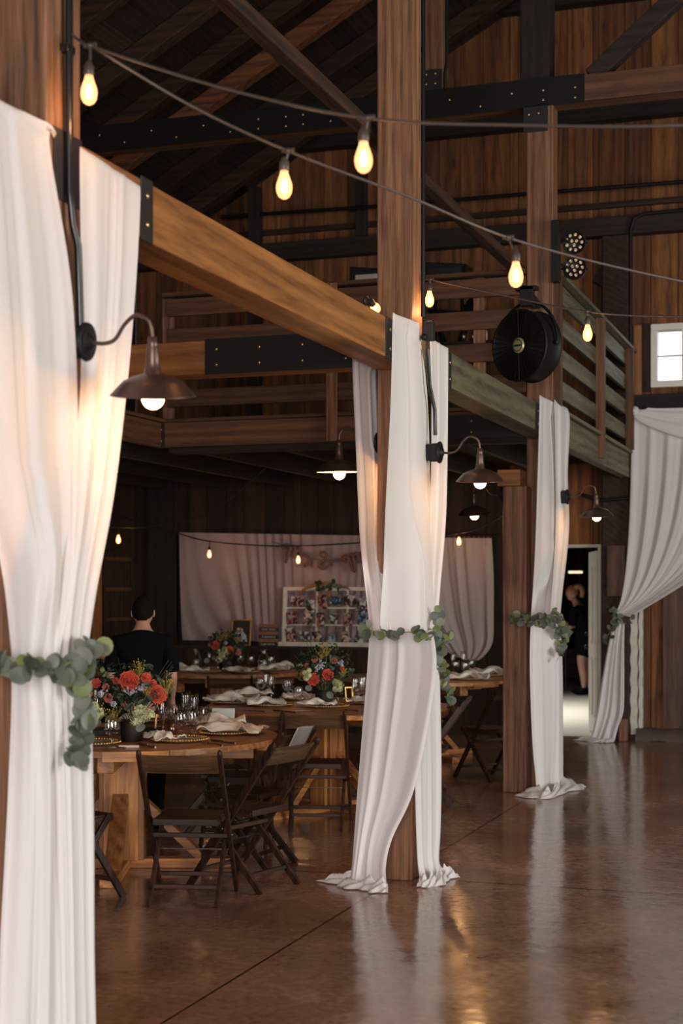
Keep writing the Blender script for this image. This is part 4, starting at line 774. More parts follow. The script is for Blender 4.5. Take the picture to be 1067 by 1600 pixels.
garland([([Y_(954, 950, WY-0.1), Y_(962, 962, WY-0.1), Y_(958, 980, WY-0.1), Y_(950, 992, WY-0.1), Y_(944, 1000, WY-0.1)], 1.3), ([Y_(960, 964, WY-0.1), Y_(975, 970, WY-0.1), Y_(988, 968, WY-0.1)], 1.0)], 'small dark eucalyptus garland at the tied swag curtain by the door', 0.034, 0.025, 8, 0.05, 0.0)
# white ties
m = MB(); m.tube([PX(806, 975, -2.70)+Vector((0, -0.0, 0)), Y_(803, 972, 11.93), Y_(820, 972, 11.93), Y_(836, 972, 11.86)], 0.006, 6); tag(m.build('fabric_tie', 'drape'), 'thin white tie running across the lower gallery post under the leaves', 'tie')

# ================================================================== LAMPS
def point(name, loc, power, col, r, parent=None):
    l = bpy.data.lights.new(name, 'POINT'); l.energy = power; l.color = col; l.shadow_soft_size = r
    o = bpy.data.objects.new(name, l); COL.objects.link(o); o.location = loc
    if parent: o.parent = parent
    return o
WARM = (1.0, 0.50, 0.20)
def barn_lamp(reach=0.24):
    """wall mount at origin, arm out along +X, shade rim 0.19 below."""
    t = empty('barn_lamp')
    rx = Matrix.Rotation(R(90), 4, 'Y')
    m = MB(); m.lathe([(0, 0), (0.058, 0), (0.062, 0.006), (0.060, 0.014), (0.046, 0.019), (0.040, 0.014), (0.026, 0.016), (0.020, 0.03), (0, 0.032)], 24, rx); m.build('wall_plate', 'black', t)
    pts = spline([(0.02, 0, 0), (0.07, 0, -0.003), (0.11, 0, 0.012), (0.145, 0, 0.06), (reach-0.055, 0, 0.088), (reach-0.012, 0, 0.072), (reach, 0, 0.02)], 6)
    m = MB(); m.tube(pts, 0.0065, 8); m.build('gooseneck_arm', 'bronze', t)
    m = MB(); mt = Matrix.Translation((reach, 0, 0))
    m.lathe([(0.0, 0.024), (0.014, 0.024), (0.016, 0.0), (0.016, -0.005), (0.019, -0.010), (0.021, -0.05), (0.027, -0.088), (0.036, -0.091), (0.066, -0.101), (0.092, -0.113), (0.101, -0.122), (0.131, -0.154), (0.135, -0.158), (0.131, -0.157), (0.099, -0.126), (0.089, -0.117), (0.05, -0.101), (0.022, -0.094), (0.0, -0.092)], 36, mt)
    s = m.build('lamp_shade', 'bronze', t)
    m = MB(); m.lathe([(0.128, -0.1565), (0.097, -0.1285), (0.087, -0.1205), (0.05, -0.1045), (0.02, -0.098), (0.0, -0.098)], 36, mt); tag(m.build('shade_lining', 'enamel', s), 'white enamel lining')
    m = MB(); m.ball((reach, 0, -0.166), 0.036, n=18); m.build('globe_bulb', 'globe', t)
    l = point('lamp_light', (reach, 0, -0.205), 3.0, WARM, 0.03, t)
    return t
lamp = barn_lamp()
LG = 'gooseneck barn lamps on the posts'
spots = [(130, 535, XF+0.03, 0, 'nearest and largest bronze gooseneck lamp, in front of the foreground drape'), (683, 706, XF+0.10, 0, 'bronze gooseneck lamp right of the middle drape'),
         (562, 712, XF-PW-0.02, math.pi, 'gooseneck lamp left of the middle drape, seen edge on'), (881, 772, XF+0.09, 0, 'gooseneck lamp right of the third drape, before the door'), (806, 775, -2.74, math.pi, 'gooseneck lamp left of the lower gallery post, low behind the second one'),
         (0, 0, XF-PW-0.03, math.pi, 'gooseneck lamp on the table side of the foreground post')]
for i, (px, py, X, rz, lab) in enumerate(spots):
    o = lamp if i == 0 else copy_tree(lamp)
    Y = {0: Yof(131, XF+0.03), 1: 8.32, 2: 8.24, 3: 12.28, 4: 12.06, 5: 4.3}[i]
    H = {0: 2.385, 1: 2.375, 2: 2.43, 3: 2.355, 4: 2.37, 5: 2.385}[i]
    o.location = (X, Y, H); o.rotation_euler = ({0: R(11), 1: R(9), 2: R(-2), 3: R(9), 4: R(-8), 5: R(-9)}[i], {0: R(5), 1: R(2)}.get(i, 0), rz); tag(o, lab, 'lamp', LG)
    if rz:
        for c_ in o.children:
            if c_.type == 'LIGHT': c_.data = c_.data.copy(); c_.data.energy = {2: 13, 4: 11, 5: 26}[i]
    m = MB()
    if i == 0: m.box(-0.035, 0.0, -0.04, 0.04, -0.05, 0.05)
    else: m.box(-0.10, 0.0, -0.035, 0.035, -0.045, 0.045)
    bx_ = m.build('junction_box', 'black', None, origin=(0, 0, 0), bevel=0.004); bx_.location = (0, 0, 0); bx_.parent = o
# conduits down the posts
pipe([PX(108, -60, XF+0.02), PX(108, 200, XF+0.02), PX(109, 300, XF+0.02), PX(114, 350, XF+0.03), PX(122, 385, XF+0.03), PX(126, 515, XF+0.03)], 0.0125, 'dark shiny conduit down the large foreground post to its lamp', 'pipe')
m = MB(); p = PX(108, 77, XF+0.02); m.box(p.x-0.018, p.x+0.01, p.y-0.025, p.y+0.025, p.z-0.012, p.z+0.012); tag(m.build('pipe_clamp', 'pipe', bevel=0.003), 'small clamp holding the conduit at the top of the foreground post', 'clamp')
cond = pipe([PX(661, -60, XF+0.07), PX(661, 495, XF+0.07)], 0.0125, 'straight dark conduit down the middle post from the roof', 'pipe')
m = MB(); p = PX(667, 520, XF+0.07); m.box(p.x-0.015, p.x+0.04, p.y-0.03, p.y+0.03, p.z-0.045, p.z+0.06); jb = tag(m.build('outlet_box', 'steel', bevel=0.005), 'dark metal outlet box at the foot of the conduit on the middle post', 'box')
m = MB(); m.ball(p+Vector((-0.005, -0.045, -0.03)), 0.02, n=10); m.build('plug', 'black', jb)
pipe([PX(668, 545, XF+0.07), PX(671, 600, XF+0.07), PX(679, 640, XF+0.075), PX(680, 680, XF+0.08)], 0.011, 'dark conduit from the outlet box down to the lamp right of the middle post', 'pipe')
pipe([PY(698, -40, 10.2), PY(698, 98, 10.2), PY(695, 115, 10.2), PY(695, 140, 10.2)], 0.012, 'thin pale conduit hanging beside the short upper post', 'pipe')

# ================================================================== STRING LIGHTS
def string_lights(pts, bulbs, label, mat='cord', r=0.0048, power=1.3, drop=0.055, loops=None):
    pts = [Vector(p) for p in pts]
    z0 = pts[0]; t = empty('string_lights', z0, label, 'string lights', 'strings of bulbs')
    sp = spline(pts, 10); m = MB(); m.tube(sp, r, 7); m.build('cable', mat, t)
    for (b, pw) in bulbs:
        b = Vector(b); near = min(sp, key=lambda q: (Vector((q.x, q.y, 0))-Vector((b.x, b.y, 0))).length)
        m = MB(); top = near
        m.ball(top, 0.013, 0.013, 0.011, 8); m.tube([top+Vector((0.02, 0, 0.002)), top-Vector((0.02, 0, -0.002))], 0.008, 6)
        base = b+Vector((0, 0, 0.055)); m.tube([top, (top+base)/2+Vector((0.002, 0, 0)), base+Vector((0, 0, 0.03))], 0.0045, 6)
        mt = Matrix.Translation(base)
        m.lathe([(0, 0.036), (0.008, 0.036), (0.011, 0.026), (0.016, 0.02), (0.0165, -0.004), (0.0145, -0.008), (0, -0.008)], 14, mt); s = m.build('socket', mat, t)
        m = MB(); mt = Matrix.Translation(b)
        m.lathe([(0.012, 0.047), (0.0135, 0.038), (0.019, 0.022), (0.0245, 0.006), (0.0258, -0.008), (0.0235, -0.024), (0.017, -0.036), (0.008, -0.042), (0.0, -0.0435)], 18, mt); bl = m.build('bulb', 'bulb', t)
        m = MB(); m.lathe([(0.0, 0.022), (0.006, 0.018), (0.0095, 0.0), (0.008, -0.018), (0.0, -0.024)], 8, mt); m.build('filament', 'filament', bl)
        l = point('bulb_light', b-OFF[t.name]+Vector((0, 0, -0.065)), pw*power, WARM, 0.02, t)
    return t
string_lights([PZ(107, 50, 4.78), PZ(128, 66, 4.74), PZ(150, 75, 4.70), PZ(350, 138, 4.55), PZ(575, 185, 4.40), PZ(830, 196, 4.25), PZ(1067, 196, 4.1), PZ(1500, 176, 3.9)],
              [(PZ(139, 142, 4.70), 1), (PZ(568, 247, 4.40), 1)], 'thick upper cable of bulbs crossing from the foreground post to the far right edge')
string_lights([PZ(150, 76, 4.71), PZ(300, 166, 4.78), PZ(450, 236, 4.9), PZ(640, 308, 5.15), PZ(815, 378, 5.45), PZ(1067, 440, 5.8), PZ(1400, 500, 6.3)],
              [(PZ(444, 290, 4.9), 1), (PZ(806, 430, 5.4), 1)], 'lower cable of bulbs falling from the foreground post past the middle post')
string_lights([PZ(664, 437, 8.60), PZ(672, 437, 8.60), PZ(790, 462, 8.4), PZ(917, 487, 8.2), PZ(1067, 495, 8.05), PZ(1400, 490, 7.7)],
              [(PZ(671, 468, 8.6), 1.3), (PZ(918, 521, 8.2), 1.3)], 'cable of small bulbs running from the middle post toward the window', r=0.0055)
string_lights([Vector((XL+0.01, 16.0, 2.5)), PY(280, 834, 16.0), PY(328, 846, 16.0), PY(403, 852, 16.0), PY(467, 853, 16.0), PY(562, 848, 16.0), PY(700, 836, 16.0), PY(770, 815, 16.0), Vector((-3.1, 16.2, 2.8))],
              [(PY(327, 866, 16.0), 2.0), (PY(466, 875, 16.0), 2.0), (PY(717, 846, 16.0), 2.2)], 'black cable of bulbs before the sheer backdrop', 'blackcord', r=0.008)
string_lights([Vector((XL+0.01, 13.9, 2.75)), PY(60, 800, 13.9), PY(120, 818, 13.9), PY(185, 824, 13.9), PY(240, 822, 13.9), PY(330, 800, 13.9), Vector((-5.5, 13.9, 2.8))], [(PY(185, 843, 13.9), 1.6)], 'dark cable with one bulb glowing over the left tables', 'blackcord', r=0.006)
# bulb lying on the beam
bp_ = PX(586, 484, XF-0.06); t = empty('loose_bulb', bp_, 'lit bulb on a looped cord lying on the beam left of the middle post', 'bulb')
m = MB(); mt = Matrix.Translation(bp_+Vector((0, 0, 0.012))) @ Matrix.Rotation(R(75), 4, 'X')
m.lathe([(0.012, 0.047), (0.0135, 0.038), (0.019, 0.022), (0.0245, 0.006), (0.0258, -0.008), (0.0235, -0.024), (0.017, -0.036), (0.008, -0.042), (0.0, -0.0435)], 18, mt); m.build('glass', 'bulb', t)
m = MB(); m.lathe([(0.0, 0.022), (0.006, 0.018), (0.0095, 0.0), (0.008, -0.018), (0.0, -0.024)], 8, mt); m.build('filament', 'filament', t)
m = MB(); m.tube([mt @ Vector((0, 0, 0.04)), mt @ Vector((0, 0, 0.085))], 0.016, 10); m.tube(spline([mt @ Vector((0, 0, 0.08)), PX(577, 470, XF-0.07), PX(572, 463, XF-0.07), PX(569, 470, XF-0.07), PX(574, 480, XF-0.07), PX(580, 476, XF-0.07)], 6), 0.006, 6); m.build('socket_and_cord', 'blackcord', t)
l = point('bulb_light', (0, 0, 0.05), 0.4, WARM, 0.02, t)

# ================================================================== FAN AND STAGE LIGHTS
fc = PZ(821, 541, 11.55); t = empty('drum_fan', fc, 'large round black drum fan hung by a curved yoke at the gallery corner', 'fan')
fd = (Vector((0, 0, 1.6))-fc); fd.z = -0.35; fd.normalize(); fd = (Matrix.Rotation(R(-40), 3, 'Z') @ fd)
b = basis(fd).to_4x4(); b.translation = fc; FR = 0.262
m = MB(); m.lathe([(FR-0.012, -0.11), (FR, -0.11), (FR+0.008, -0.10), (FR, -0.09), (FR, 0.06), (FR+0.008, 0.07), (FR, 0.08), (FR-0.012, 0.08), (FR-0.012, -0.11)], 40, b); m.build('housing', 'black', t)
m = MB()
for i in range(1, 26): rr_ = FR*i/26; m.lathe([(rr_-0.003, 0.078), (rr_, 0.081), (rr_+0.003, 0.078), (rr_, 0.075), (rr_-0.003, 0.078)], 36, b)
for i in range(36):
    a = math.pi*2*i/36; m.bar(b @ Vector((0.03*math.cos(a), 0.03*math.sin(a), 0.08)), b @ Vector((FR*math.cos(a), FR*math.sin(a), 0.08)), 0.006, 0.006)
m.build('grille', 'black', t)
m = MB()
for i in range(1, 27): rr_ = FR*i/27; m.lathe([(rr_-0.0045, -0.108), (rr_, -0.104), (rr_+0.0045, -0.108), (rr_, -0.112), (rr_-0.0045, -0.108)], 36, b)
m.build('rear_grille', 'black', t)
m = MB(); m.lathe([(0, 0.095), (0.046, 0.094), (0.056, 0.088), (0.058, 0.08)], 24, b); bd = m.build('hub_badge', 'badge', t)
m = MB(); m.lathe([(0.040, 0.0965), (0.043, 0.097), (0.046, 0.096)], 24, b); m.box(-0.034, 0.034, -0.008, 0.004, 0.094, 0.0975, b); m.build('badge_mark', 'black', bd)
m = MB(); m.lathe([(0, -0.09), (0.09, -0.09), (0.09, -0.02), (0, -0.01)], 20, b); m.build('motor', 'black', t)
m = MB()
for i in range(5):
    bb = b @ Matrix.Rotation(2*math.pi*i/5, 4, 'Z') @ Matrix.Rotation(R(28), 4, 'X'); m.add([bb @ Vector(q) for q in ((0.05, -0.04, 0), (0.24, -0.09, 0), (0.25, 0.06, 0), (0.05, 0.04, 0))], [(0, 1, 2, 3)])
m.build('blade', 'steel', t, solid=0.003)
bx3 = b.to_3x3(); xx = bx3 @ Vector((1, 0, 0)); upv = Vector((0, 0, 1))
m = MB(); pts = [fc+xx*(FR+0.03)*math.cos(a)+upv*(FR+0.07)*math.sin(a)-fd*0.02 for a in [math.pi*i/20 for i in range(21)]]; m.tube(pts, 0.012, 8)
for s in (-1, 1): m.ball(fc+xx*s*(FR+0.02)-fd*0.02, 0.022, n=8)
m.build('yoke', 'black', t)
top = fc+upv*(FR+0.07)-fd*0.02; m = MB(); m.box(top.x-0.05, top.x+0.05, top.y-0.03, top.y+0.03, top.z-0.03, top.z+0.12); m.bar(top+Vector((-0.03, 0, 0.1)), Vector((XF-0.13, YC-0.0, top.z+0.12)), 0.06, 0.06); m.box(top.x-0.09, top.x+0.08, top.y-0.03, top.y+0.05, top.z+0.09, top.z+0.12); m.build('mounting_bracket', 'black', t, bevel=0.004)
def par_can(px, py, rxd, label):
    c = PZ(px, py, 12.45); t = empty('stage_light', c, label, 'stage light', 'stage lights above the gallery rail')
    d = Vector((0.0, -1, -0.25)); d = Matrix.Rotation(rxd, 3, 'X') @ d; d = (Vector((0.12, 0, 0))+d).normalized(); b = basis(d).to_4x4(); b.translation = c; q = 0.096
    m = MB(); m.lathe([(0, -0.10), (0.05, -0.10), (0.08, -0.06), (q, 0.0), (q, 0.035), (q-0.006, 0.04), (q-0.008, 0.02), (0, 0.02)], 28, b); m.build('housing', 'black', t)
    k = [(0, 0.0)]; pts = [(0.022*math.cos(a), 0.022*math.sin(a)) for a in (0.5, 0.5+2.09, 0.5+4.19)]+[(0.062*math.cos(a), 0.062*math.sin(a)) for a in [2*math.pi*i/9 for i in range(9)]]
    for (u, v) in pts:
        m = MB(); bb = b @ Matrix.Translation((u, v, 0.02)); m.lathe([(0.0, 0.004), (0.005, 0.003), (0.0125, 0.012), (0.0135, 0.008), (0.0135, 0)], 12, bb); tag(m.build('led_lens', 'led', t), 'pale gold reflector')
    m = MB(); x = b.to_3x3() @ Vector((1, 0, 0)); m.tube([c+x*0.105*math.cos(a)+Vector((0, 0.10, 0))*math.sin(a) for a in [math.pi*i/10 for i in range(11)]], 0.007, 6); m.tube([c+Vector((0, 0.10, 0)), Vector((Xof(868, 12.1), 12.18, c.z))], 0.012, 6); m.build('bracket', 'black', t)
par_can(897, 378, R(6), 'upper round stage light with twelve lenses, above the gallery rail')
par_can(898, 419, R(-14), 'lower round stage light tilted upward, just above the gallery rail')
a = Xof(868, 12.1); m = MB(); m.box(a-0.03, a+0.03, 12.08, 12.17, Hof(440, a, 12.1), Hof(344, a, 12.1)); tag(m.build('mounting_bar', 'black', bevel=0.004), 'upright black bar carrying the two stage lights', 'bar')

# ================================================================== TABLES AND CHAIRS
TH = 0.76
def make_table(Rr=0.90):
    t = empty('round_table')
    m = MB(); y = -Rr; rnd = random.Random(9)
    # plank top: strips cut to the circle, each strip broken into boards
    n = 13; wdt = 2*Rr/n
    for i in range(n):
        y0, y1 = -Rr+i*wdt, -Rr+(i+1)*wdt
        def ch(yy): return math.sqrt(max(Rr*Rr-yy*yy, 0.0))
        K = 5; ys = [y0+0.0015+(y1-y0-0.003)*k/K for k in range(K+1)]
        br = rnd.uniform(-0.5, 0.5)*ch((y0+y1)/2)
        for (sgn0, sgn1) in ((-1, None), (None, 1)):
            vs = []
            for yy in ys:
                xa = -ch(yy) if sgn0 else br+0.0015; xb = ch(yy) if sgn1 else br-0.0015
                if xa > xb: xa, xb = (xb, xb) if sgn0 else (xa, xa)
                vs += [(xa, yy, TH-0.03), (xb, yy, TH-0.03), (xa, yy, TH), (xb, yy, TH)]
            fs = []
            for k in range(K):
                a = 4*k; c = a+4; fs += [(a+2, a+3, c+3, c+2), (a, c, c+1, a+1), (a, a+2, c+2, c), (a+1, c+1, c+3, a+3)]
            fs += [(0, 1, 3, 2), (4*K, 4*K+2, 4*K+3, 4*K+1)]; m.add(vs, fs)
    m.build('tabletop', 'tablex', t)
    # rim: short edge boards following the circle, every other one a little lower
    m = MB(); k = 16
    for i in range(k):
        a0, a1 = 2*math.pi*i/k+0.003, 2*math.pi*(i+1)/k-0.003; dz = 0.022 if i % 3 == 0 else 0.0; vs = []
        for j in range(5):
            a = a0+(a1-a0)*j/4
            for (r, z) in ((Rr-0.05, TH-0.031-dz), (Rr+0.004, TH-0.031-dz), (Rr+0.004, TH-0.002-dz*0), (Rr-0.05, TH-0.002)): vs.append((r*math.cos(a), r*math.sin(a), z-(dz*0.0)))
        fs = [(0, 1, 2, 3), (19, 18, 17, 16)]
        for j in range(4):
            for q in range(4): fs.append((4*j+q, 4*j+(q+1) % 4, 4*j+4+(q+1) % 4, 4*j+4+q))
        m.add(vs, fs)
    m.build('table_rim', 'tablex', t)
    for ax in (0, 1):
        m = MB(); L = Rr-0.14
        if ax == 0: m.box(-L, L, -0.045, 0.045, TH-0.13, TH-0.032)
        else: m.box(-0.045, 0.045, -L, L, TH-0.13, TH-0.032)
        m.build('apron_beam', 'tablex' if ax == 0 else 'tabley', t, bevel=0.004)
        m = MB(); L = Rr*0.72
        if ax == 0: m.box(-L, L, -0.05, 0.05, 0.0, 0.055)
        else: m.box(-0.05, 0.05, -L, L, 0.0, 0.055)
        m.build('floor_foot', 'tablex' if ax == 0 else 'tabley', t, bevel=0.006)
    m = MB(); m.box(-0.10, 0.10, -0.10, 0.10, 0.05, TH-0.12); m.box(-0.13, -0.07, -0.07, 0.07, 0.05, TH-0.12); m.box(0.07, 0.13, -0.07, 0.07, 0.05, TH-0.12); m.build('pedestal', 'tablez', t, bevel=0.004)
    for dx, dy in ((1, 0), (-1, 0), (0, 1), (0, -1)):
        m = MB(); m.bar((dx*0.08, dy*0.08, 0.42), (dx*0.46, dy*0.46, 0.05), 0.09, 0.05); m.build('brace', 'table'+('x' if dx else 'y'), t, bevel=0.004)
    return t
tb = make_table()
TABLES = [(-4.07, 8.02, 0.35, 'nearest round plank table with coral flowers, beside the foreground drape'), (PZ(514, 1000, 11.2).x, PZ(514, 1000, 11.2).y, 1.2, 'round plank table left of the middle drape, second from the camera'),
          (PZ(346, 1000, 16.1).x, PZ(346, 1000, 16.1).y, 0.25, 'farthest round plank table in front of the photo display'), (PZ(650, 1000, 14.8).x, PZ(650, 1000, 14.8).y, 0.9, 'round plank table between the middle drape and the gallery post'),
          (PZ(128, 1000, 13.6).x, PZ(128, 1000, 13.6).y, 0.6, 'round plank table mostly hidden behind the standing person')]
for i, (x, y, rz, lab) in enumerate(TABLES):
    o = tb if i == 0 else copy_tree(tb); o.location = (x, y, 0); o.rotation_euler = (0, 0, rz); tag(o, lab, 'table', 'round plank tables')
def make_chair():
    """folding chair, +Y is the way the sitter faces."""
    t = empty('folding_chair'); W = 0.205
    for s in (-1, 1):
        m = MB(); p, q = Vector((s*W, -0.345, 0.79)), Vector((s*W, 0.215, 0.0))
        m.bar(p, q, 0.020, 0.038, (0, 0, 1)); m.ball(p, 0.012, 0.019, 0.019, 8); m.build('upright', 'chairz', t, bevel=0.003)
        m = MB(); m.bar((s*(W-0.032), 0.14, 0.43), (s*(W-0.032), -0.245, 0.0), 0.020, 0.036, (0, 0, 1)); m.build('rear_leg', 'chairz', t, bevel=0.003)
    def bent(z0, z1, yb, w=W):  # curved slat
        m = MB(); k = 10; vs = []
        for i in range(k+1):
            u = -1+2*i/k; x = u*(w-0.008); dy = -0.018*(1-u*u)
            for (yy, zz) in ((0, z0), (0.012, z0), (0.012, z1), (0, z1)):
                f = (0.79-zz)/0.79; vs.append((x, -0.345+0.56*f+dy+yy-0.002, zz))
        fs = [(0, 1, 2, 3), (4*k+3, 4*k+2, 4*k+1, 4*k)]
        for i in range(k):
            for q in range(4): fs.append((4*i+q, 4*i+(q+1) % 4, 4*i+4+(q+1) % 4, 4*i+4+q))
        return m.add(vs, fs)
    bent(0.680, 0.778, 0).build('backrest', 'chairbx', t, bevel=0.003)
    m = MB()
    for i in range(7):
        y0 = -0.17+i*0.049; m.box(-0.165, 0.165, y0, y0+0.046, 0.425, 0.437)
    for s in (-1, 1): m.box(s*0.155-0.012, s*0.155+0.012, -0.17, 0.175, 0.40, 0.425)
    m.box(-0.165, 0.165, 0.168, 0.182, 0.405, 0.437); m.box(-0.165, 0.165, -0.185, -0.171, 0.405, 0.437); m.build('seat', 'chairx', t, bevel=0.002)
    def yz(z): return -0.345+0.56*(0.79-z)/0.79
    for z in (0.10, 0.33):
        m = MB(); m.bar((-W, yz(z), z), (W, yz(z), z), 0.016, 0.024); m.build('front_rung', 'chairx', t, bevel=0.003)
    def yr(z): return -0.245+0.385*z/0.43
    m = MB(); m.bar((-W+0.03, yr(0.09), 0.09), (W-0.03, yr(0.09), 0.09), 0.016, 0.022); m.build('rear_rung', 'chairx', t, bevel=0.003)
    m = MB(); m.tube([(-W, yz(0.25)-0.0, 0.25), (W, yz(0.25), 0.25)], 0.004, 6)
    for s in (-1, 1): m.ball((s*(W+0.011), -0.02, 0.335), 0.008, n=6); m.tube([(s*0.168, 0.11, 0.41), (s*0.19, 0.02, 0.30)], 0.004, 6)
    m.build('hinge_rod', 'silver', t)
    return t
ch = make_chair()
CG = 'dark folding chairs at the round tables'
def cam_xy(px, z): p = PZ(px, 900, z); return p.x, p.y
CH = [(cam_xy(299, 8.0), 14, 'dark folding chair seen from behind at the nearest table, front and centre'),
      (PZ(0, 0, 1) and (-3.20, 7.74), 76, 'folding chair turned sideways right of the nearest table, seat toward the flowers'),
      ((-3.43, 8.33), 84, 'folding chair with a white programme over its back, behind the sideways chair'),
      ((-3.93, 7.10), -18, 'folding chair half hidden by the foreground drape'),
      (cam_xy(498, 10.5), 14, 'folding chair seen from behind at the second table, next to the middle drape'),
      ((-3.04, 10.36), 112, 'tilted folding chair right of the middle drape, catching light on its slats'),
      ((-3.14, 11.1), 100, 'folding chair just behind the tilted one by the middle drape'),
      (cam_xy(764, 13.1), 52, 'dark folding chair between the right-hand table and the gallery post'),
      (cam_xy(362, 14.75), 20, 'folding chair at the farthest table, its lighter back slat showing'),
      (cam_xy(314, 16.95), 165, 'folding chair on the wall side of the farthest table, behind the carafe'),
      (cam_xy(283, 13.9), -75, 'folding chair beside the standing person with a paper on its back'),
      (cam_xy(335, 10.15), -55, 'folding chair left of the second table holding a blue grey card'),
      (cam_xy(375, 9.75), 190, 'folding chair on the far side of the nearest table')]
CHO = []
for i, ((x, y), rz, lab) in enumerate(CH):
    o = ch if i == 0 else copy_tree(ch); o.location = (x, y, 0); o.rotation_euler = (0, 0, R(rz)); tag(o, lab, 'chair', CG); CHO.append(o)
def on_chair(i, dx, w, h, tilt, mat, name, label, cat, twist=0.0, drop=0.0):
    o = CHO[i]; mt = Matrix.Translation(o.location) @ Matrix.Rotation(o.rotation_euler.z, 4, 'Z') @ Matrix.Translation((dx, -0.375, 0.785-drop)) @ Matrix.Rotation(tilt, 4, 'X') @ Matrix.Rotation(twist, 4, 'Y')
    m = MB(); k = 8
    m.grid(lambda u, v: mt @ Vector(((u-0.5)*w, 0.006*math.sin(u*5), (v-0.72)*h+0.0)), k, k)
    return tag(m.build(name, mat, solid=0.002), label, cat)
on_chair(2, 0.0, 0.21, 0.14, R(28), 'paper', 'programme_card', 'white programme lying over the back of the chair right of the nearest table', 'card')
on_chair(11, 0.0, 0.17, 0.2, R(20), 'paperblue', 'programme_card', 'blue grey card propped on the chair left of the second table', 'card', 0.3, -0.03)
on_chair(10, 0.0, 0.2, 0.14, R(55), 'paper', 'programme_card', 'pale paper on the chair beside the standing person', 'card')

# ------------------------------------------------------------------ table ware
def pt(px, py): return PH(px, py, TH)
def make_plate():
    t = empty('charger_plate'); m = MB(); m.lathe([(0, 0.006), (0.10, 0.006), (0.118, 0.010), (0.158, 0.017), (0.160, 0.014), (0.118, 0.003), (0.09, 0.0), (0, 0.0)], 40); m.build('plate', 'plate', t)
    m = MB()
    for i in range(60):
        a = 2*math.pi*i/60; m.ball((0.160*math.cos(a), 0.160*math.sin(a), 0.0165), 0.0075, n=6)
    tag(m.build('beaded_rim', 'gold', t), 'gold beaded rim'); return t
def make_goblet(h=0.155, bowl=0.04, nm='water_goblet', flute=False):
    t = empty(nm); m = MB()
    if not flute: pr = [(0, 0), (0.034, 0.0), (0.033, 0.004), (0.010, 0.010), (0.0075, 0.02), (0.010, 0.034), (0.008, 0.042), (0.022, 0.056), (0.035, 0.080), (0.040, 0.105), (0.039, 0.13), (0.0365, h), (0.0345, h), (0.0365, 0.13), (0.0375, 0.105), (0.032, 0.080), (0.018, 0.060), (0, 0.056)]
    else: pr = [(0, 0), (0.031, 0.0), (0.030, 0.004), (0.008, 0.010), (0.0055, 0.03), (0.006, 0.06), (0.012, 0.075), (0.022, 0.10), (0.026, 0.14), (0.0275, 0.18), (0.028, h), (0.0262, h), (0.0255, 0.18), (0.024, 0.14), (0.019, 0.10), (0, 0.085)]
    m.lathe(pr, 18); m.build('glass_bowl', 'glass', t)
    m = MB()  # cut facets
    n = 9
    if not flute:
        for i in range(n):
            a = 2*math.pi*i/n
            for z, r in ((0.072, 0.031), (0.095, 0.0395)): m.ball((r*math.cos(a+z*20), r*math.sin(a+z*20), z), 0.007, 0.007, 0.009, 6)
    else:
        for i in range(6):
            a = 2*math.pi*i/6; m.ball((0.021*math.cos(a), 0.021*math.sin(a), 0.105), 0.005, 0.005, 0.018, 6)
    m.build('cut_pattern', 'glass', t); return t
def make_carafe():
    t = empty('glass_carafe'); m = MB(); m.lathe([(0, 0), (0.055, 0), (0.062, 0.01), (0.065, 0.06), (0.060, 0.11), (0.042, 0.15), (0.033, 0.175), (0.034, 0.20), (0.042, 0.215), (0.040, 0.215), (0.031, 0.20), (0.030, 0.175), (0.039, 0.15), (0.057, 0.11), (0.061, 0.06), (0, 0.008)], 20); m.build('glass_body', 'glass', t)
    m = MB(); m.lathe([(0.0655, 0.03), (0.068, 0.04), (0.0655, 0.05)], 20); m.lathe([(0.0645, 0.075), (0.067, 0.085), (0.0625, 0.095)], 20); m.build('ribbing', 'glass', t); return t
NAP = []
def napkin_mesh(seed, w=0.30, d=0.19, hh=0.042):
    rnd = random.Random(seed); p = [rnd.uniform(0, 6) for _ in range(6)]; m = MB()
    def fn(u, v):
        x = (u-0.5)*w; y = (v-0.5)*d*(0.45+0.55*abs(math.cos(math.pi*u*0.9+p[0]*0.1)))
        cen = math.exp(-((u-0.45)/0.16)**2)
        y *= (1-0.55*cen)
        z = hh*(0.35+0.65*cen)*(1-(2*v-1)**2)**0.5+0.014*math.sin(9*u+p[1]+4*v)*math.sin(7*v+p[2])+0.008*math.sin(21*u+p[3]+11*v)+0.005*math.sin(33*v+12*u)
        b = 0.02*math.sin(2.4*u*3+p[4])
        return Vector((x, y+b, max(0.004, z+0.006)))
    m.grid(fn, 34, 18); return m
for s in range(3):
    o = napkin_mesh(s+3).build('linen_napkin', 'napkin', origin=(0, 0, 0), solid=0.003); NAP.append(o)
pl = make_plate(); gob = make_goblet(); flu = make_goblet(0.215, nm='champagne_flute', flute=True); car = make_carafe()
used = {}
def put(proto, p, rz, lab, cat, group, dz=0.0, scale=1.0):
    k = proto.name
    if k in used: o = copy_tree(proto)
    else: o = proto; used[k] = 1
    o.location = (p[0], p[1], (p[2] if len(p) > 2 else TH)+dz); o.rotation_euler = (0, 0, rz); o.scale = (scale,)*3; return tag(o, lab, cat, group)
T1, T2, T3, T4, T5 = 'nearest table', 'second table', 'farthest table', 'right-hand table', 'left table behind the person'
def place_set(tab, plates, group_suffix):
    for (px, py, lab, nlab, rz, nrot, big) in plates:
        p = pt(px, py); put(pl, p, rz, lab, 'plate', 'gold rimmed charger plates on the '+tab)
        if nlab: put(NAP[hash_i(px+py)], p+Vector((big[0], big[1], 0)), nrot, nlab, 'napkin', 'cream napkins on the '+tab, dz=0.015, scale=big[2])
def hash_i(x): return int(x) % 3
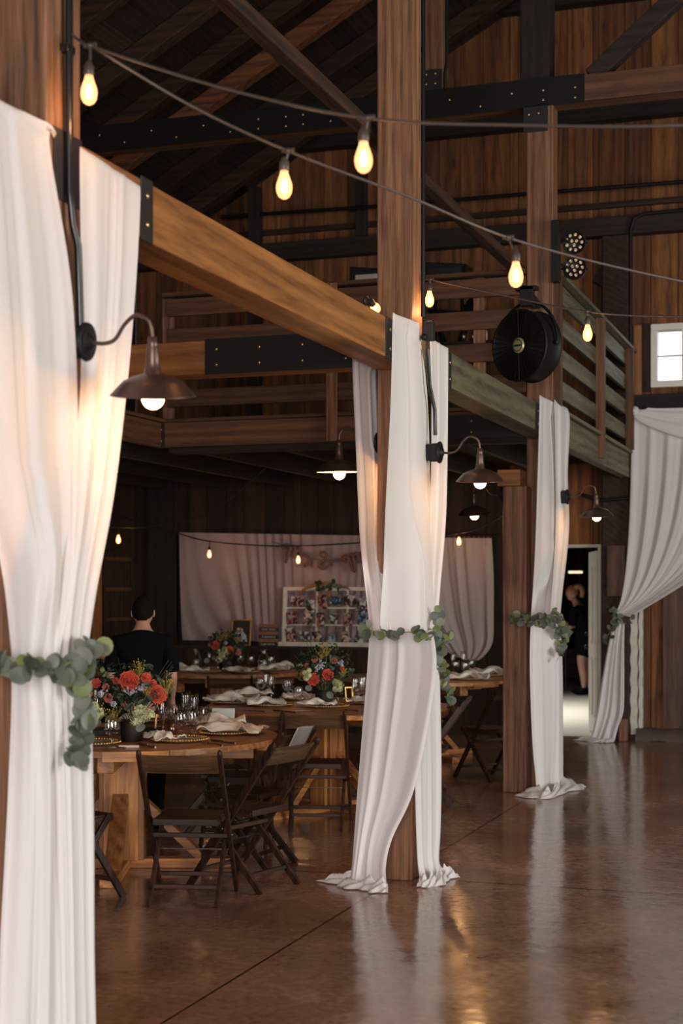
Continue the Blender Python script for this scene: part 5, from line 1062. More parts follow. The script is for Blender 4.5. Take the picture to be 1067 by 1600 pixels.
place_set(T1, [(281, 1158, 'charger plate at the front of the nearest table, napkin knotted at its side', 'knotted cream napkin hanging over the front edge of the nearest table', 0, 2.3, (-0.10, -0.05, 1.0)),
               (352, 1147, 'charger plate on the right of the nearest table under a long napkin', 'long cream napkin reaching past the right edge of the nearest table', 0, 0.1, (0.05, 0.02, 1.25)),
               (335, 1133, 'charger plate behind the rightmost setting of the nearest table', 'cream napkin on the rear right plate of the nearest table', 0, 0.5, (0.02, 0.0, 1.15)),
               (142, 1163, 'charger plate showing beside the foreground drape', None, 0, 0, (0, 0, 1)),
               (215, 1128, 'charger plate on the far side of the nearest table', 'cream napkin behind the flowers of the nearest table', 0, 1.4, (0, 0, 1)),
               (100, 1140, 'charger plate behind the foreground drape on the nearest table', None, 0, 0, (0, 0, 1))], 't1')
place_set(T2, [(363, 1099, 'charger plate at the left end of the second table', 'wide cream napkin at the left end of the second table', 0, 0.2, (0, 0, 1.35)),
               (424, 1103, 'charger plate at the front of the second table, left one', 'bow-like cream napkin at the front left of the second table', 0, 0.5, (-0.05, 0, 0.95)),
               (510, 1105, 'charger plate at the front of the second table, right one', 'cream napkin on the front right plate of the second table', 0, 0.2, (-0.07, 0, 0.9)),
               (585, 1100, 'charger plate partly behind the middle drape', 'cream napkin cut off by the middle drape', 0, -0.4, (-0.07, 0, 0.9)),
               (386, 1088, 'charger plate behind the left end setting of the second table', 'cream napkin behind the left end of the second table', 0, 0.7, (0.03, 0, 1.1)),
               (470, 1093, 'charger plate on the far side of the second table', 'cream napkin on the far side of the second table', 0, 0.1, (0.0, 0, 0.9))], 't2')
place_set(T3, [(283, 1047, 'charger plate at the left end of the farthest table', 'cream napkin at the left end of the farthest table', 0, 0.2, (0, 0, 1.1)),
               (321, 1051, 'charger plate in front of the carafe on the farthest table', 'cream napkin in front of the carafe on the farthest table', 0, 0.4, (-0.12, 0, 1)),
               (382, 1051, 'charger plate at the front right of the farthest table', 'cream napkin at the front right of the farthest table', 0, 0.1, (-0.06, 0, 1.0)),
               (428, 1048, 'charger plate near the right end of the farthest table', 'cream napkin near the right end of the farthest table', 0, 0.3, (0.0, 0, 1.1)),
               (448, 1044, 'charger plate at the very right end of the farthest table', 'cream napkin at the very right end of the farthest table', 0, 0.2, (0.0, 0, 1.1))], 't3')
place_set(T4, [(732, 1062, 'charger plate in the middle of the right-hand table', 'long cream napkin in the middle of the right-hand table', 0, 0.15, (0, 0, 1.3)),
               (762, 1056, 'charger plate at the right end of the right-hand table', 'long cream napkin at the right end of the right-hand table', 0, 0.1, (0.05, 0, 1.5))], 't4')
place_set(T5, [(153, 1072, 'charger plate just left of the standing person', 'cream napkin just left of the standing person', 0, 0.5, (0, 0, 1.0))], 't5')
GL = 'water goblets on the '; FL = 'champagne flutes on the '
for (px, py, lab) in [(175, 1166, 'cut glass goblet standing alone beside the foreground drape'), (283, 1152, 'goblet in the glass cluster, leftmost front'), (300, 1150, 'goblet in the glass cluster, right front'), (272, 1140, 'goblet in the glass cluster, rear'), (148, 1146, 'goblet half hidden by garland leaves'), (318, 1143, 'goblet in the glass cluster, farthest right')]:
    put(gob, pt(px, py), px, lab+' on the nearest table', 'goblet', GL+T1)
for (px, py, lab) in [(255, 1149, 'flute standing apart beside the coral rose'), (290, 1133, 'tallest looking flute at the back of the cluster'), (303, 1138, 'flute at the back right of the cluster'), (152, 1130, 'flute half hidden behind the garland')]:
    put(flu, pt(px, py), px, lab+' on the nearest table', 'flute', FL+T1)
for (px, py, lab) in [(407, 1088, 'goblet behind the bow-like napkin'), (449, 1092, 'goblet holding a pale napkin in the centre'), (465, 1105, 'goblet at the front edge before the bouquet'), (528, 1099, 'goblet right of the bouquet'), (560, 1092, 'goblet cluster member by the middle drape')]:
    put(gob, pt(px, py), px, lab+' on the second table', 'goblet', GL+T2)
for (px, py, lab) in [(416, 1092, 'flute beside the left goblet'), (424, 1096, 'flute in front of the left pair'), (508, 1096, 'flute right in front of the bouquet'), (567, 1098, 'flute nearest the middle drape'), (555, 1101, 'flute left of the one by the middle drape')]:
    put(flu, pt(px, py), px, lab+' on the second table', 'flute', FL+T2)
for (px, py, lab) in [(340, 1046, 'goblet left of the bouquet'), (376, 1044, 'goblet right of the bouquet'), (392, 1046, 'goblet second right of the bouquet'), (424, 1047, 'goblet beside the right carafe')]:
    put(gob, pt(px, py), px, lab+' on the farthest table', 'goblet', GL+T3)
for (px, py, lab) in [(327, 1047, 'flute left of the bouquet'), (349, 1049, 'flute before the bouquet')]:
    put(flu, pt(px, py), px, lab+' on the farthest table', 'flute', FL+T3)
for (px, py, lab) in [(712, 1056, 'goblet nearest the middle drape'), (727, 1058, 'goblet in the middle'), (736, 1054, 'rightmost goblet')]:
    put(gob, pt(px, py), px, lab+' on the right-hand table', 'goblet', GL+T4)
for (px, py, lab) in [(708, 1052, 'flute nearest the middle drape'), (724, 1050, 'flute behind the goblets')]:
    put(flu, pt(px, py), px, lab+' on the right-hand table', 'flute', FL+T4)
put(flu, pt(165, 1076), 0, 'flute left of the standing person under the red flowers', 'flute', None)
put(car, pt(306, 1044), 0, 'glass carafe left of the bouquet on the farthest table', 'carafe', 'carafes on the farthest table')
put(car, pt(412, 1046), 0.5, 'glass carafe near the dark sign on the farthest table', 'carafe', 'carafes on the farthest table')
# flatware
def make_fork():
    t = empty('table_fork'); m = MB(); m.tube([(0, -0.09, 0.004), (0, 0.0, 0.007), (0, 0.04, 0.004), (0, 0.055, 0.006)], [0.005, 0.003, 0.003, 0.008], 6)
    for x in (-0.008, -0.0027, 0.0027, 0.008): m.tube([(x, 0.05, 0.006), (x, 0.095, 0.003)], 0.0018, 5)
    m.build('fork_body', 'silver', t); return t
def make_knife():
    t = empty('table_knife'); m = MB(); m.tube([(0, -0.1, 0.005), (0, 0.0, 0.005)], [0.006, 0.0045], 6); m.box(-0.001, 0.001, 0, 0.11, 0.001, 0.014); m.build('knife_body', 'silver', t); return t
fk = make_fork(); kn = make_knife()
for (px, py, rz, lab, k) in [(168, 1170, -1.0, 'dark fork before the lone goblet on the nearest table', 'f'), (185, 1169, -1.2, 'knife beside the lone goblet on the nearest table', 'k'), (222, 1165, 0.7, 'fork left of the knotted napkin on the nearest table', 'f'), (230, 1167, 0.9, 'knife beneath the knotted napkin on the nearest table', 'k'),
                             (333, 1164, 1.0, 'fork between the two front plates of the nearest table', 'f'), (349, 1161, 1.1, 'knife under the long napkin on the nearest table', 'k'), (398, 1112, 1.2, 'fork left of the bow-like napkin on the second table', 'f'), (445, 1113, 1.2, 'knife between the front plates of the second table', 'k'), (478, 1112, -1.2, 'fork left of the front right plate on the second table', 'f'), (548, 1111, 1.0, 'fork near the middle drape on the second table', 'f'), (374, 1054, 1.2, 'knife shining at the front of the farthest table', 'k'), (424, 1053, 1.2, 'knife at the right front of the farthest table', 'k')]:
    put(fk if k == 'f' else kn, pt(px, py), rz, lab, 'fork' if k == 'f' else 'knife', 'flatware on the tables', dz=0.001)
# candle, framed numbers, menus
def block(p, w, d, h, mat, name, lab, cat, rz=0.0, tilt=0.0, par=None, bev=0.002):
    m = MB(); mt = Matrix.Translation(p) @ Matrix.Rotation(rz, 4, 'Z') @ Matrix.Rotation(tilt, 4, 'X'); m.box(-w/2, w/2, -d/2, d/2, 0, h, mt); o = m.build(name, mat, par, bevel=bev)
    return tag(o, lab, cat) if lab else o
def frame_stand(p, w, h, rz, label, matf='gold', matp='paper'):
    t = empty('table_number_frame', p, label, 'frame'); mt = Matrix.Translation(p) @ Matrix.Rotation(rz, 4, 'Z') @ Matrix.Rotation(R(-8), 4, 'X')
    m = MB(); f = 0.008
    m.box(-w/2, w/2, -0.006, 0.006, 0, f, mt); m.box(-w/2, w/2, -0.006, 0.006, h-f, h, mt); m.box(-w/2, -w/2+f, -0.006, 0.006, f, h-f, mt); m.box(w/2-f, w/2, -0.006, 0.006, f, h-f, mt); m.build('frame_edge', matf, t)
    m = MB(); m.box(-w/2+f, w/2-f, -0.001, 0.001, f, h-f, mt); m.build('frame_glass', 'glass', t); return t
frame_stand(pt(247, 1146), 0.085, 0.12, -0.5, 'small gold frame beside the lone flute on the nearest table')
frame_stand(pt(546, 1096), 0.07, 0.11, 0.9, 'small gold frame right of the bouquet on the second table')
p = pt(268, 1147); m = MB(); m.lathe([(0, 0), (0.028, 0), (0.030, 0.004), (0.030, 0.085), (0.028, 0.085), (0.027, 0.006), (0, 0.005)], 18, Matrix.Translation(p)); o = tag(m.build('votive_holder', 'glass'), 'glass votive with an ivory candle behind the knotted napkin', 'candle'); m = MB(); m.lathe([(0, 0.006), (0.024, 0.006), (0.024, 0.06), (0, 0.062)], 14, Matrix.Translation(p)); m.build('candle', 'gold', o)
block(pt(348, 1127), 0.15, 0.006, 0.085, 'paper', 'menu_card', 'pale menu card standing behind the napkins of the nearest table', 'card', R(12), R(-15))
p = pt(200, 1146); m = MB(); m.box(-0.20, 0.20, -0.13, 0.13, 0, 0.028, Matrix.Translation(p) @ Matrix.Rotation(0.3, 4, 'Z')); tag(m.build('serving_tray', 'darkcloth', bevel=0.006), 'flat dark tray under the bouquet on the nearest table', 'tray')

# ------------------------------------------------------------------ bouquets
def rose(mb, c, nrm, r, seed):
    rnd = random.Random(seed); b = basis(nrm)
    for ring in range(5):
        f = 0.22+0.78*ring/4; k = 3+ring; tilt = 0.15+0.95*ring/4
        for j in range(k):
            a = 2*math.pi*(j/k)+ring*0.9+rnd.uniform(-.1, .1); ca, sa = math.cos(a), math.sin(a)
            vs = []
            for v in range(5):
                vv = v/4
                for u in range(5):
                    uu = (u/4-0.5)*2; wd = (0.5+0.5*math.sin(vv*math.pi*0.62))*0.75*f*r
                    rad = f*r*(0.25+0.55*math.sin(vv*math.pi/2)*tilt+0.10*vv*vv*tilt); z = r*(0.15+0.78*vv*(1-0.28*tilt)-0.35*f*f*0.6)
                    x = rad-0.10*r*uu*uu*(1-tilt*0.4); y = wd*uu
                    q = Vector((x*ca-y*sa, x*sa+y*ca, z-0.10*r*vv*uu*uu*tilt)); vs.append(Vector(c)+b @ q)
            mb.add(vs, [(i*5+q, i*5+q+1, i*5+q+6, i*5+q+5) for i in range(4) for q in range(4)], True)
def bouquet(px, py, w, h, label, roses, hyd, seed, lil=(), gold=(), z_off=0.0, vase=True):
    """px,py foot of the vase on the table; roses etc. given as (x, z, size) on the side facing the room."""
    random.seed(seed); base = pt(px, py); t = empty('flower_bouquet', base, label, 'bouquet', 'bouquets on the round tables')
    tc = (Vector((0, 0, 0))-Vector((base.x, base.y, 0))).normalized(); rt = Vector((-tc.y, tc.x, 0))
    def P(x, z, d=0.0): return base+rt*x+Vector((0, 0, z))+tc*d
    m = MB(); m.lathe([(0, 0), (0.055, 0), (0.060, 0.01), (0.066, 0.09), (0.060, 0.12), (0.055, 0.12), (0, 0.11)], 18, Matrix.Translation(base)); m.build('vase', 'darkz', t)
    m = MB()
    for i in range(430):
        a = random.uniform(0, 6.28); e = math.asin(random.uniform(-0.55, 1)); rad = random.uniform(0.35, 1.0)
        q = P(0, 0.12+h*0.36)+Vector((math.cos(a)*math.cos(e)*w/2*rad, math.sin(a)*math.cos(e)*w/2*rad, math.sin(e)*h*0.42*rad))
        nrm = Vector((math.cos(a)*math.cos(e), math.sin(a)*math.cos(e), math.sin(e)+0.3))+Vector((random.gauss(0, .6), random.gauss(0, .6), random.gauss(0, .6)))
        leaf(m, q, nrm, random.uniform(0.012, 0.03), 0.55, 0.3)
    for i in range(26):
        a = random.uniform(0, 6.28); q = P(0, 0.08); e = q+Vector((math.cos(a)*w*0.5, math.sin(a)*w*0.5, h*random.uniform(0.3, 0.95))); m.tube([q, q.lerp(e, 0.5)+Vector((0, 0, 0.03)), e], 0.0018, 4)
    m.build('foliage', 'foliage', t)
    m = MB()
    for (x, z, s) in ((-w*0.42, h*0.28, 0.03), (w*0.1, 0.09, 0.028), (-w*0.25, 0.14, 0.026)): leaf(m, P(x, z, w*0.34), tc+Vector((random.gauss(0, .3), 0, random.gauss(0, .3))), s, 0.9, 0.2)
    m.build('round_leaves', 'euc', t)
    for i, (x, z, s, c) in enumerate(roses):
        m = MB(); d = w*0.36*math.sqrt(max(0.05, 1-(2*x/w)**2)); rose(m, P(x, z, d), tc+rt*(x/w)*1.2+Vector((0, 0, 0.25)), s, seed*10+i); m.build('rose' if s > 0.03 else 'small_blossom', c, t, solid=0.001)
    for (x, z, s) in hyd:
        m = MB(); s *= 1.1; c = P(x, z, w*0.46); lob = [Vector((random.gauss(0, s*0.42), random.gauss(0, s*0.3), random.gauss(0, s*0.62))) for _ in range(6)]
        for i in range(150):
            a = random.uniform(0, 6.28); e = math.asin(random.uniform(-1, 1)); n_ = Vector((math.cos(a)*math.cos(e), math.sin(a)*math.cos(e), math.sin(e))); q = c+lob[i % 6]+n_*s*random.uniform(0.38, 0.62)
            bb = basis(n_)
            for k in range(4):
                an = k*math.pi/2+i; m.add([q, q+bb @ Vector((0.010*math.cos(an-.5), 0.010*math.sin(an-.5), 0.001)), q+bb @ Vector((0.014*math.cos(an), 0.014*math.sin(an), 0.003)), q+bb @ Vector((0.010*math.cos(an+.5), 0.010*math.sin(an+.5), 0.001))], [(0, 1, 2, 3)])
        m.build('hydrangea', 'hydra', t)
    for nm, arr, mat in (('lilac_cluster', lil, 'lilac'), ('golden_sprig', gold, 'golden')):
        for (x, z, s) in arr:
            m = MB(); c = P(x, z, w*0.40)
            for i in range(24):
                q = c+Vector((random.gauss(0, s*0.5), random.gauss(0, s*0.5), random.gauss(0, s*0.45)+(s*0.5 if nm == 'golden_sprig' else 0))); m.ball(q, random.uniform(0.004, 0.008) if nm == 'lilac_cluster' else 0.004, n=6); m.tube([c-Vector((0, 0, s*0.8)), q], 0.001, 3)
            if nm == 'golden_sprig': m.tube([P(x*0.5, 0.12, w*0.2), c], 0.0015, 4)
            m.build(nm, mat, t)
bouquet(206, 1158, 0.46, 0.43, 'large coral rose bouquet on the nearest table in front of the standing person',
        [(0.0-0.015, 0.345, 0.052, 'coral'), (0.135, 0.265, 0.050, 'coral'), (0.075, 0.36, 0.028, 'coral'), (0.115, 0.33, 0.020, 'coral'), (-0.085, 0.345, 0.018, 'coral'), (-0.14, 0.31, 0.02, 'pink'), (-0.125, 0.25, 0.024, 'pink'), (-0.19, 0.33, 0.026, 'coral')],
        [(0.055, 0.19, 0.052), (-0.20, 0.19, 0.034)], 3, [(-0.01, 0.29, 0.03), (0.05, 0.31, 0.025), (-0.17, 0.28, 0.03), (-0.10, 0.22, 0.02)], [(0.04, 0.41, 0.05), (0.19, 0.31, 0.05), (-0.10, 0.15, 0.05), (-0.17, 0.17, 0.04), (0.08, 0.29, 0.03)])
bouquet(506, 1103, 0.44, 0.44, 'bouquet with two coral peonies on the second table',
        [(-0.075, 0.20, 0.044, 'coral'), (0.028, 0.235, 0.040, 'coral'), (-0.065, 0.345, 0.022, 'pink'), (0.075, 0.335, 0.022, 'pink'), (-0.12, 0.30, 0.018, 'coral'), (0.13, 0.28, 0.016, 'coral')],
        [(0.10, 0.16, 0.036), (-0.13, 0.24, 0.025)], 4, [(-0.02, 0.31, 0.03), (-0.05, 0.28, 0.02), (0.12, 0.32, 0.02)], [(0.02, 0.42, 0.06), (-0.02, 0.38, 0.04), (0.14, 0.25, 0.03)])
bouquet(352, 1048, 0.46, 0.40, 'bouquet on the farthest table before the small gold picture',
        [(-0.10, 0.27, 0.045, 'coral'), (0.04, 0.22, 0.042, 'coral'), (0.13, 0.20, 0.034, 'pink'), (-0.16, 0.28, 0.02, 'pink')], [(-0.03, 0.18, 0.055)], 5, [(0.0, 0.30, 0.02)], [(0.0, 0.38, 0.06), (0.12, 0.32, 0.04), (-0.05, 0.35, 0.05)])
bouquet(158, 1079, 0.42, 0.40, 'bouquet with red petals half hidden between garland and standing person',
        [(0.06, 0.27, 0.048, 'coral'), (-0.0, 0.31, 0.036, 'pink'), (-0.08, 0.28, 0.036, 'pink')], [(0.02, 0.18, 0.03)], 6, [(0.08, 0.33, 0.02)], [(-0.05, 0.38, 0.04)])

# ================================================================== DISPLAY ON THE BACK WALL LEDGE
LZ = 0.965; LY = WB-0.25
# old white window frame with nine openings, leaning slightly
fa = PY(441, 1008, LY); fb = PY(596, 1012, LY); x0, x1 = fa.x, fb.x; zt = Hof(917, x0, LY)
t = empty('window_photo_frame', ((x0+x1)/2, LY, LZ), 'old white nine pane window frame holding snapshots, standing on the ledge', 'frame')
tl = Matrix.Translation((x0, LY, LZ)) @ Matrix.Rotation(R(-4), 4, 'X'); FW, FH = x1-x0, zt-LZ; s = 0.045
m = MB(); m.box(0, s, -0.02, 0.02, 0, FH, tl); m.box(FW-s, FW, -0.02, 0.02, 0, FH, tl); m.box(s, FW-s, -0.02, 0.02, FH-s, FH, tl); m.box(-0.05, FW+0.05, -0.03, 0.02, 0, 0.05, tl); m.build('outer_frame', 'whitepaint', t, bevel=0.003)
m = MB(); cols = [s+(FW-2*s)*k/3 for k in (1, 2)]; rows_ = [0.05+(FH-s-0.05)*k/3 for k in (1, 2)]
for c in cols: m.box(c-0.011, c+0.011, -0.012, 0.012, 0.05, FH-s, tl)
for c in rows_: m.box(s, FW-s, -0.011, 0.011, c-0.008, c+0.008, tl)
m.build('muntins', 'whitepaint', t)
m = MB()
for k in range(3): z = 0.05+(FH-s-0.05)*(k+0.86)/3; m.tube([tl @ Vector((s+(FW-2*s)*u/12, -0.02, z-0.02*math.sin(math.pi*((u/12*3) % 1)))) for u in range(13)], 0.0016, 4)
m.build('photo_string', 'ribbon', t)
snap = [(462, 940, 21, 15, 8, 'landscape snapshot with a smiling couple'), (483, 947, 15, 20, -4, 'tall snapshot under a hazy sky'), (502, 941, 15, 22, -7, 'warm snapshot of three faces'), (523, 939, 20, 13, 9, 'wide snapshot at dusk'), (545, 938, 22, 16, -12, 'night snapshot with a white dress'), (563, 946, 14, 22, 8, 'snapshot of two blond heads'),
        (455, 966, 17, 19, -6, 'dark snapshot of two people'), (480, 966, 14, 22, 4, 'snapshot of a couple at night'), (500, 968, 13, 22, -5, 'snapshot with a red outfit'), (520, 967, 13, 17, 3, 'snapshot of blue shirt couple'), (542, 968, 14, 21, -10, 'snapshot with black shirt'), (566, 965, 17, 15, 5, 'bright blue snapshot'),
        (454, 992, 16, 22, -12, 'tilted dark snapshot'), (475, 994, 18, 14, 4, 'grey blue snapshot'), (495, 996, 16, 19, -8, 'pale snapshot with white figure'), (517, 1000, 14, 18, 5, 'black and white snapshot'), (540, 998, 15, 22, -12, 'warm brown snapshot'), (560, 1002, 15, 17, 6, 'pink and blue snapshot')]
rown = ['top', 'middle', 'bottom']
for i, (px, py, w_, h_, rot, lab) in enumerate(snap):
    c = PY(px, py, LY-0.028); sc_ = dep(c.x, c.y)/F; m = MB(); mt = Matrix.Translation(c+Vector((0, (c.z-LZ)*0.07, 0))) @ Matrix.Rotation(R(rot), 4, 'Y'); m.box(-w_*sc_/2, w_*sc_/2, -0.001, 0.001, -h_*sc_/2, h_*sc_/2, mt)
    tag(m.build('snapshot', photomat(i)), lab+', clipped in the %s row of the white frame' % rown[i//6], 'photo', 'snapshots clipped in the old window frame')
# ribbon and leaves on the frame
m = MB(); pts = [PY(467, 930, LY-0.04), PY(475, 921, LY-0.05), PY(495, 914, LY-0.06), PY(513, 911, LY-0.07), PY(532, 916, LY-0.06), PY(545, 920, LY-0.05), PY(550, 935, LY-0.04)]
sp = spline(pts, 8); vs = []
for i, p in enumerate(sp): d = 0.016; vs += [p+Vector((0.004, 0, -d)), p+Vector((-0.004, -0.004*math.sin(i), d))]
m.add(vs, [(2*i, 2*i+1, 2*i+3, 2*i+2) for i in range(len(sp)-1)], True)
for (a, b_) in (((505, 915), (499, 934)), ((515, 915), (514, 933))):
    p, q = PY(*a, LY-0.06), PY(*b_, LY-0.05); m.add([p+Vector((-0.015, 0, 0)), p+Vector((0.015, 0, 0)), q+Vector((0.02, 0, 0)), q+Vector((-0.02, 0, 0))], [(0, 1, 2, 3)])
g = tag(m.build('burlap_bow', 'ribbon', solid=0.003), 'burlap ribbon bow with eucalyptus on top of the white photo frame', 'bow')
random.seed(12); m = MB()
for i in range(26):
    p = PY(random.uniform(494, 532), random.uniform(906, 922), LY-0.09); leaf(m, p, Vector((random.gauss(0, .5), -1, random.gauss(0, .5))), random.uniform(0.018, 0.03))
m.build('eucalyptus_leaves', 'foliage', g)
# small gold picture
def picture(px0, px1, py0, py1, Y, mf, mp, name, label, cat, f=0.02, tilt=-7):
    a = PY(px0, py1, Y); b = PY(px1, py0, Y); a.z = LZ; mt = Matrix.Translation((a.x, Y, a.z)) @ Matrix.Rotation(R(tilt), 4, 'X'); w_, h_ = b.x-a.x, b.z-a.z; t = empty(name, a, label, cat)
    m = MB(); m.box(0, w_, -0.01, 0.01, 0, f, mt); m.box(0, w_, -0.01, 0.01, h_-f, h_, mt); m.box(0, f, -0.01, 0.01, f, h_-f, mt); m.box(w_-f, w_, -0.01, 0.01, f, h_-f, mt); m.build('frame_edge', mf, t, bevel=0.002)
    m = MB(); m.box(f, w_-f, -0.003, 0.004, f, h_-f, mt); m.build('print', mp, t); return t, mt, w_, h_
M['portrait'] = plain('portrait_print_dark', (0.03, 0.024, 0.022), 0.35, 0, 0.4, 12)
t, mt, w_, h_ = picture(360, 391, 968, 1006, LY-0.05, 'gold', 'portrait', 'picture_frame', 'small upright picture in a gold frame on the ledge, couple in white', 'picture', 0.018)
m = MB()
for (u, v, a, b_) in ((0.36, 0.62, 0.022, 0.025), (0.52, 0.60, 0.022, 0.025)): m.lathe([(0, 0), (a, 0), (a, 0.001), (0, 0.001)], 14, mt @ Matrix.Translation((u*w_, -0.006, v*h_)) @ Matrix.Rotation(R(90), 4, 'X'))
m.build('printed_faces', 'skin', t)
m = MB(); m.add([mt @ Vector((u*w_, -0.0055, v*h_)) for (u, v) in ((0.28, 0.2), (0.85, 0.12), (0.78, 0.4), (0.6, 0.54), (0.42, 0.5), (0.3, 0.56), (0.2, 0.45))], [(0, 1, 2, 3, 4, 5, 6)]); m.build('printed_clothes', 'lilac', t)
# dark slatted sign with three rows of small lettering
a = PY(404, 1006, LY-0.06); b = PY(434, 975, LY-0.06); w_, h_ = b.x-a.x, b.z-LZ; t = empty('slatted_sign', (a.x, LY-0.06, LZ), 'small sign of brown slats and dark bands with pale lettering, on the ledge', 'sign')
mt = Matrix.Translation((a.x, LY-0.06, LZ)) @ Matrix.Rotation(R(-6), 4, 'X')
for i in range(6):
    m = MB(); m.box(0, w_, -0.008, 0.008, h_*i/6+0.002, h_*(i+1)/6-0.002, mt); m.build('slat', 'chalk' if i % 2 == 0 else 'signwood', t)
for i in range(3):
    m = MB(); x = 0.16*w_; rr = random.Random(i+2)
    while x < 0.84*w_:
        zc = h_*(2*i+0.5)/6; ww = rr.uniform(0.008, 0.014); hh = 0.010
        m.tube([mt @ Vector((x, -0.010, zc-hh)), mt @ Vector((x+ww*0.3, -0.010, zc+hh)), mt @ Vector((x+ww*0.8, -0.010, zc-hh*rr.uniform(-.6, 1)))], 0.0022, 4); x += ww+(0.012 if rr.random() < 0.25 else 0.005)
    m.build('lettering', 'enamel', t)
# banner of fuzzy brown letters: Mr & Mrs
bt = empty('letter_banner', PY(500, 880, BY-0.10), 'string of brown script letters and an ampersand across the sheer backdrop', 'banner')
def glyph(name, strokes, r=0.019):
    m = MB()
    for s_ in strokes:
        sp = spline([PY(px, py, BY-0.10) for px, py in s_], 8); m.tube(sp, [r*(0.85+0.3*math.sin(3.1*i/len(sp))) for i in range(len(sp))], 8)
    m.build(name, 'burlap', bt)
glyph('letter_m', [[(444, 858), (443, 853), (449, 852), (453, 858), (450, 868), (446, 880)], [(452, 860), (457, 854), (461, 857), (459, 866), (457, 872)], [(460, 862), (465, 856), (468, 862), (467, 870)]])
glyph('letter_r', [[(472, 867), (478, 868), (482, 875), (478, 882), (475, 885)], [(482, 872), (484, 878), (482, 884)]])
glyph('ampersand', [[(519, 884), (512, 877), (502, 868), (501, 864), (505, 863), (510, 866), (507, 874), (499, 880), (499, 886), (506, 888), (514, 882), (517, 876), (520, 880)]], 0.016)
glyph('letter_m', [[(541, 877), (536, 874), (538, 870), (543, 871), (545, 875), (541, 877)], [(546, 868), (550, 866), (552, 874), (554, 885), (554, 892), (550, 888), (547, 876)], [(553, 868), (557, 865), (560, 872), (561, 879)], [(561, 866), (566, 864), (569, 872), (571, 880)]])
glyph('letter_r', [[(576, 868), (580, 866), (582, 876), (580, 886)], [(582, 870), (587, 868)]])
glyph('letter_s', [[(598, 868), (592, 870), (596, 877), (600, 882), (594, 888), (590, 885)]])
m = MB(); m.tube(spline([PY(420, 846, BY+0.1), PY(436, 850, BY-0.1), PY(470, 868, BY-0.1), PY(515, 876, BY-0.1), PY(545, 871, BY-0.1), PY(622, 864, BY+0.1)], 6), 0.003, 5); m.build('banner_string', 'burlap', bt)

# ================================================================== PEOPLE
def skin_mesh(name, verts, edges_, mat, parent=None, root=0, sub=2, loc=(0, 0, 0)):
    me = bpy.data.meshes.new(name); me.from_pydata([Vector(v[:3]) for v in verts], edges_, [])
    o = bpy.data.objects.new(name, me); COL.objects.link(o); o.location = loc
    md = o.modifiers.new('skin', 'SKIN'); md.use_smooth_shade = True
    me.skin_vertices[0].data.foreach_get  # layer exists once the modifier is there
    for i, v in enumerate(verts):
        r = v[3]; ry = v[4] if len(v) > 4 else r
        me.skin_vertices[0].data[i].radius = (r, ry); me.skin_vertices[0].data[i].use_root = (i == root)
    s = o.modifiers.new('sub', 'SUBSURF'); s.levels = sub; s.render_levels = sub
    me.materials.append(M[mat])
    if parent: o.parent = parent
    return o
def chain(V, E, start, pts):
    prev = start
    for p in pts: V.append(p); E.append((prev, len(V)-1)); prev = len(V)-1
    return prev
def hand(V, E, wrist, d, side, palm):
    """palm along d, fingers curled toward 'palm'; side is the thumb direction."""
    d = Vector(d).normalized(); side = Vector(side).normalized(); palm = Vector(palm).normalized(); w = Vector(V[wrist][:3])
    def T_(p, r): return (p.x, p.y, p.z, r)
    k = chain(V, E, wrist, [T_(w+d*0.045, 0.024), T_(w+d*0.085, 0.027)])
    for i, (o_, L) in enumerate(((-0.03, 0.075), (-0.01, 0.085), (0.01, 0.08), (0.03, 0.062))):
        b0 = w+d*0.095-side*o_
        chain(V, E, k, [T_(b0, 0.010), T_(b0+d*L*0.45+palm*0.012, 0.009), T_(b0+d*L*0.75+palm*0.035, 0.0085), T_(b0+d*L*0.85+palm*0.058, 0.0075)])
    chain(V, E, k-1, [T_(w+d*0.05+side*0.032+palm*0.01, 0.011), T_(w+d*0.085+side*0.052+palm*0.02, 0.0095), T_(w+d*0.108+side*0.052+palm*0.032, 0.008)])
def head(mb, c, s=1.0):
    """head facing +Y, centre c; returns nothing, adds skull, jaw, ears, nose, lips, brow."""
    mb.grid(lambda u, v: headpt(u, v, c, s), 32, 24)
def headpt(u, v, c, s):
    a = 2*math.pi*u; t = math.pi*v; x, y, z = math.sin(t)*math.sin(a), math.sin(t)*math.cos(a), math.cos(t)
    rx, ry, rz = 0.075, 0.095, 0.115
    if z < 0: rx *= 1-0.30*(-z)**1.4; ry *= 1-0.18*(-z)
    p = Vector((x*rx, y*ry, z*rz))
    if y > 0.2:
        f = math.exp(-(x/0.16)**2)
        p.y += 0.018*f*math.exp(-((z+0.12)/0.14)**2)          # nose
        p.y += 0.006*math.exp(-(x/0.28)**2)*math.exp(-((z+0.46)/0.07)**2)  # lips
        p.y += 0.010*math.exp(-(x/0.3)**2)*math.exp(-((z+0.82)/0.12)**2)   # chin
        p.y -= 0.008*(math.exp(-((abs(x)-0.42)/0.16)**2))*math.exp(-((z-0.08)/0.10)**2)  # eye sockets
        p.y += 0.004*math.exp(-((z-0.28)/0.10)**2)
    return Vector(c)+p*s
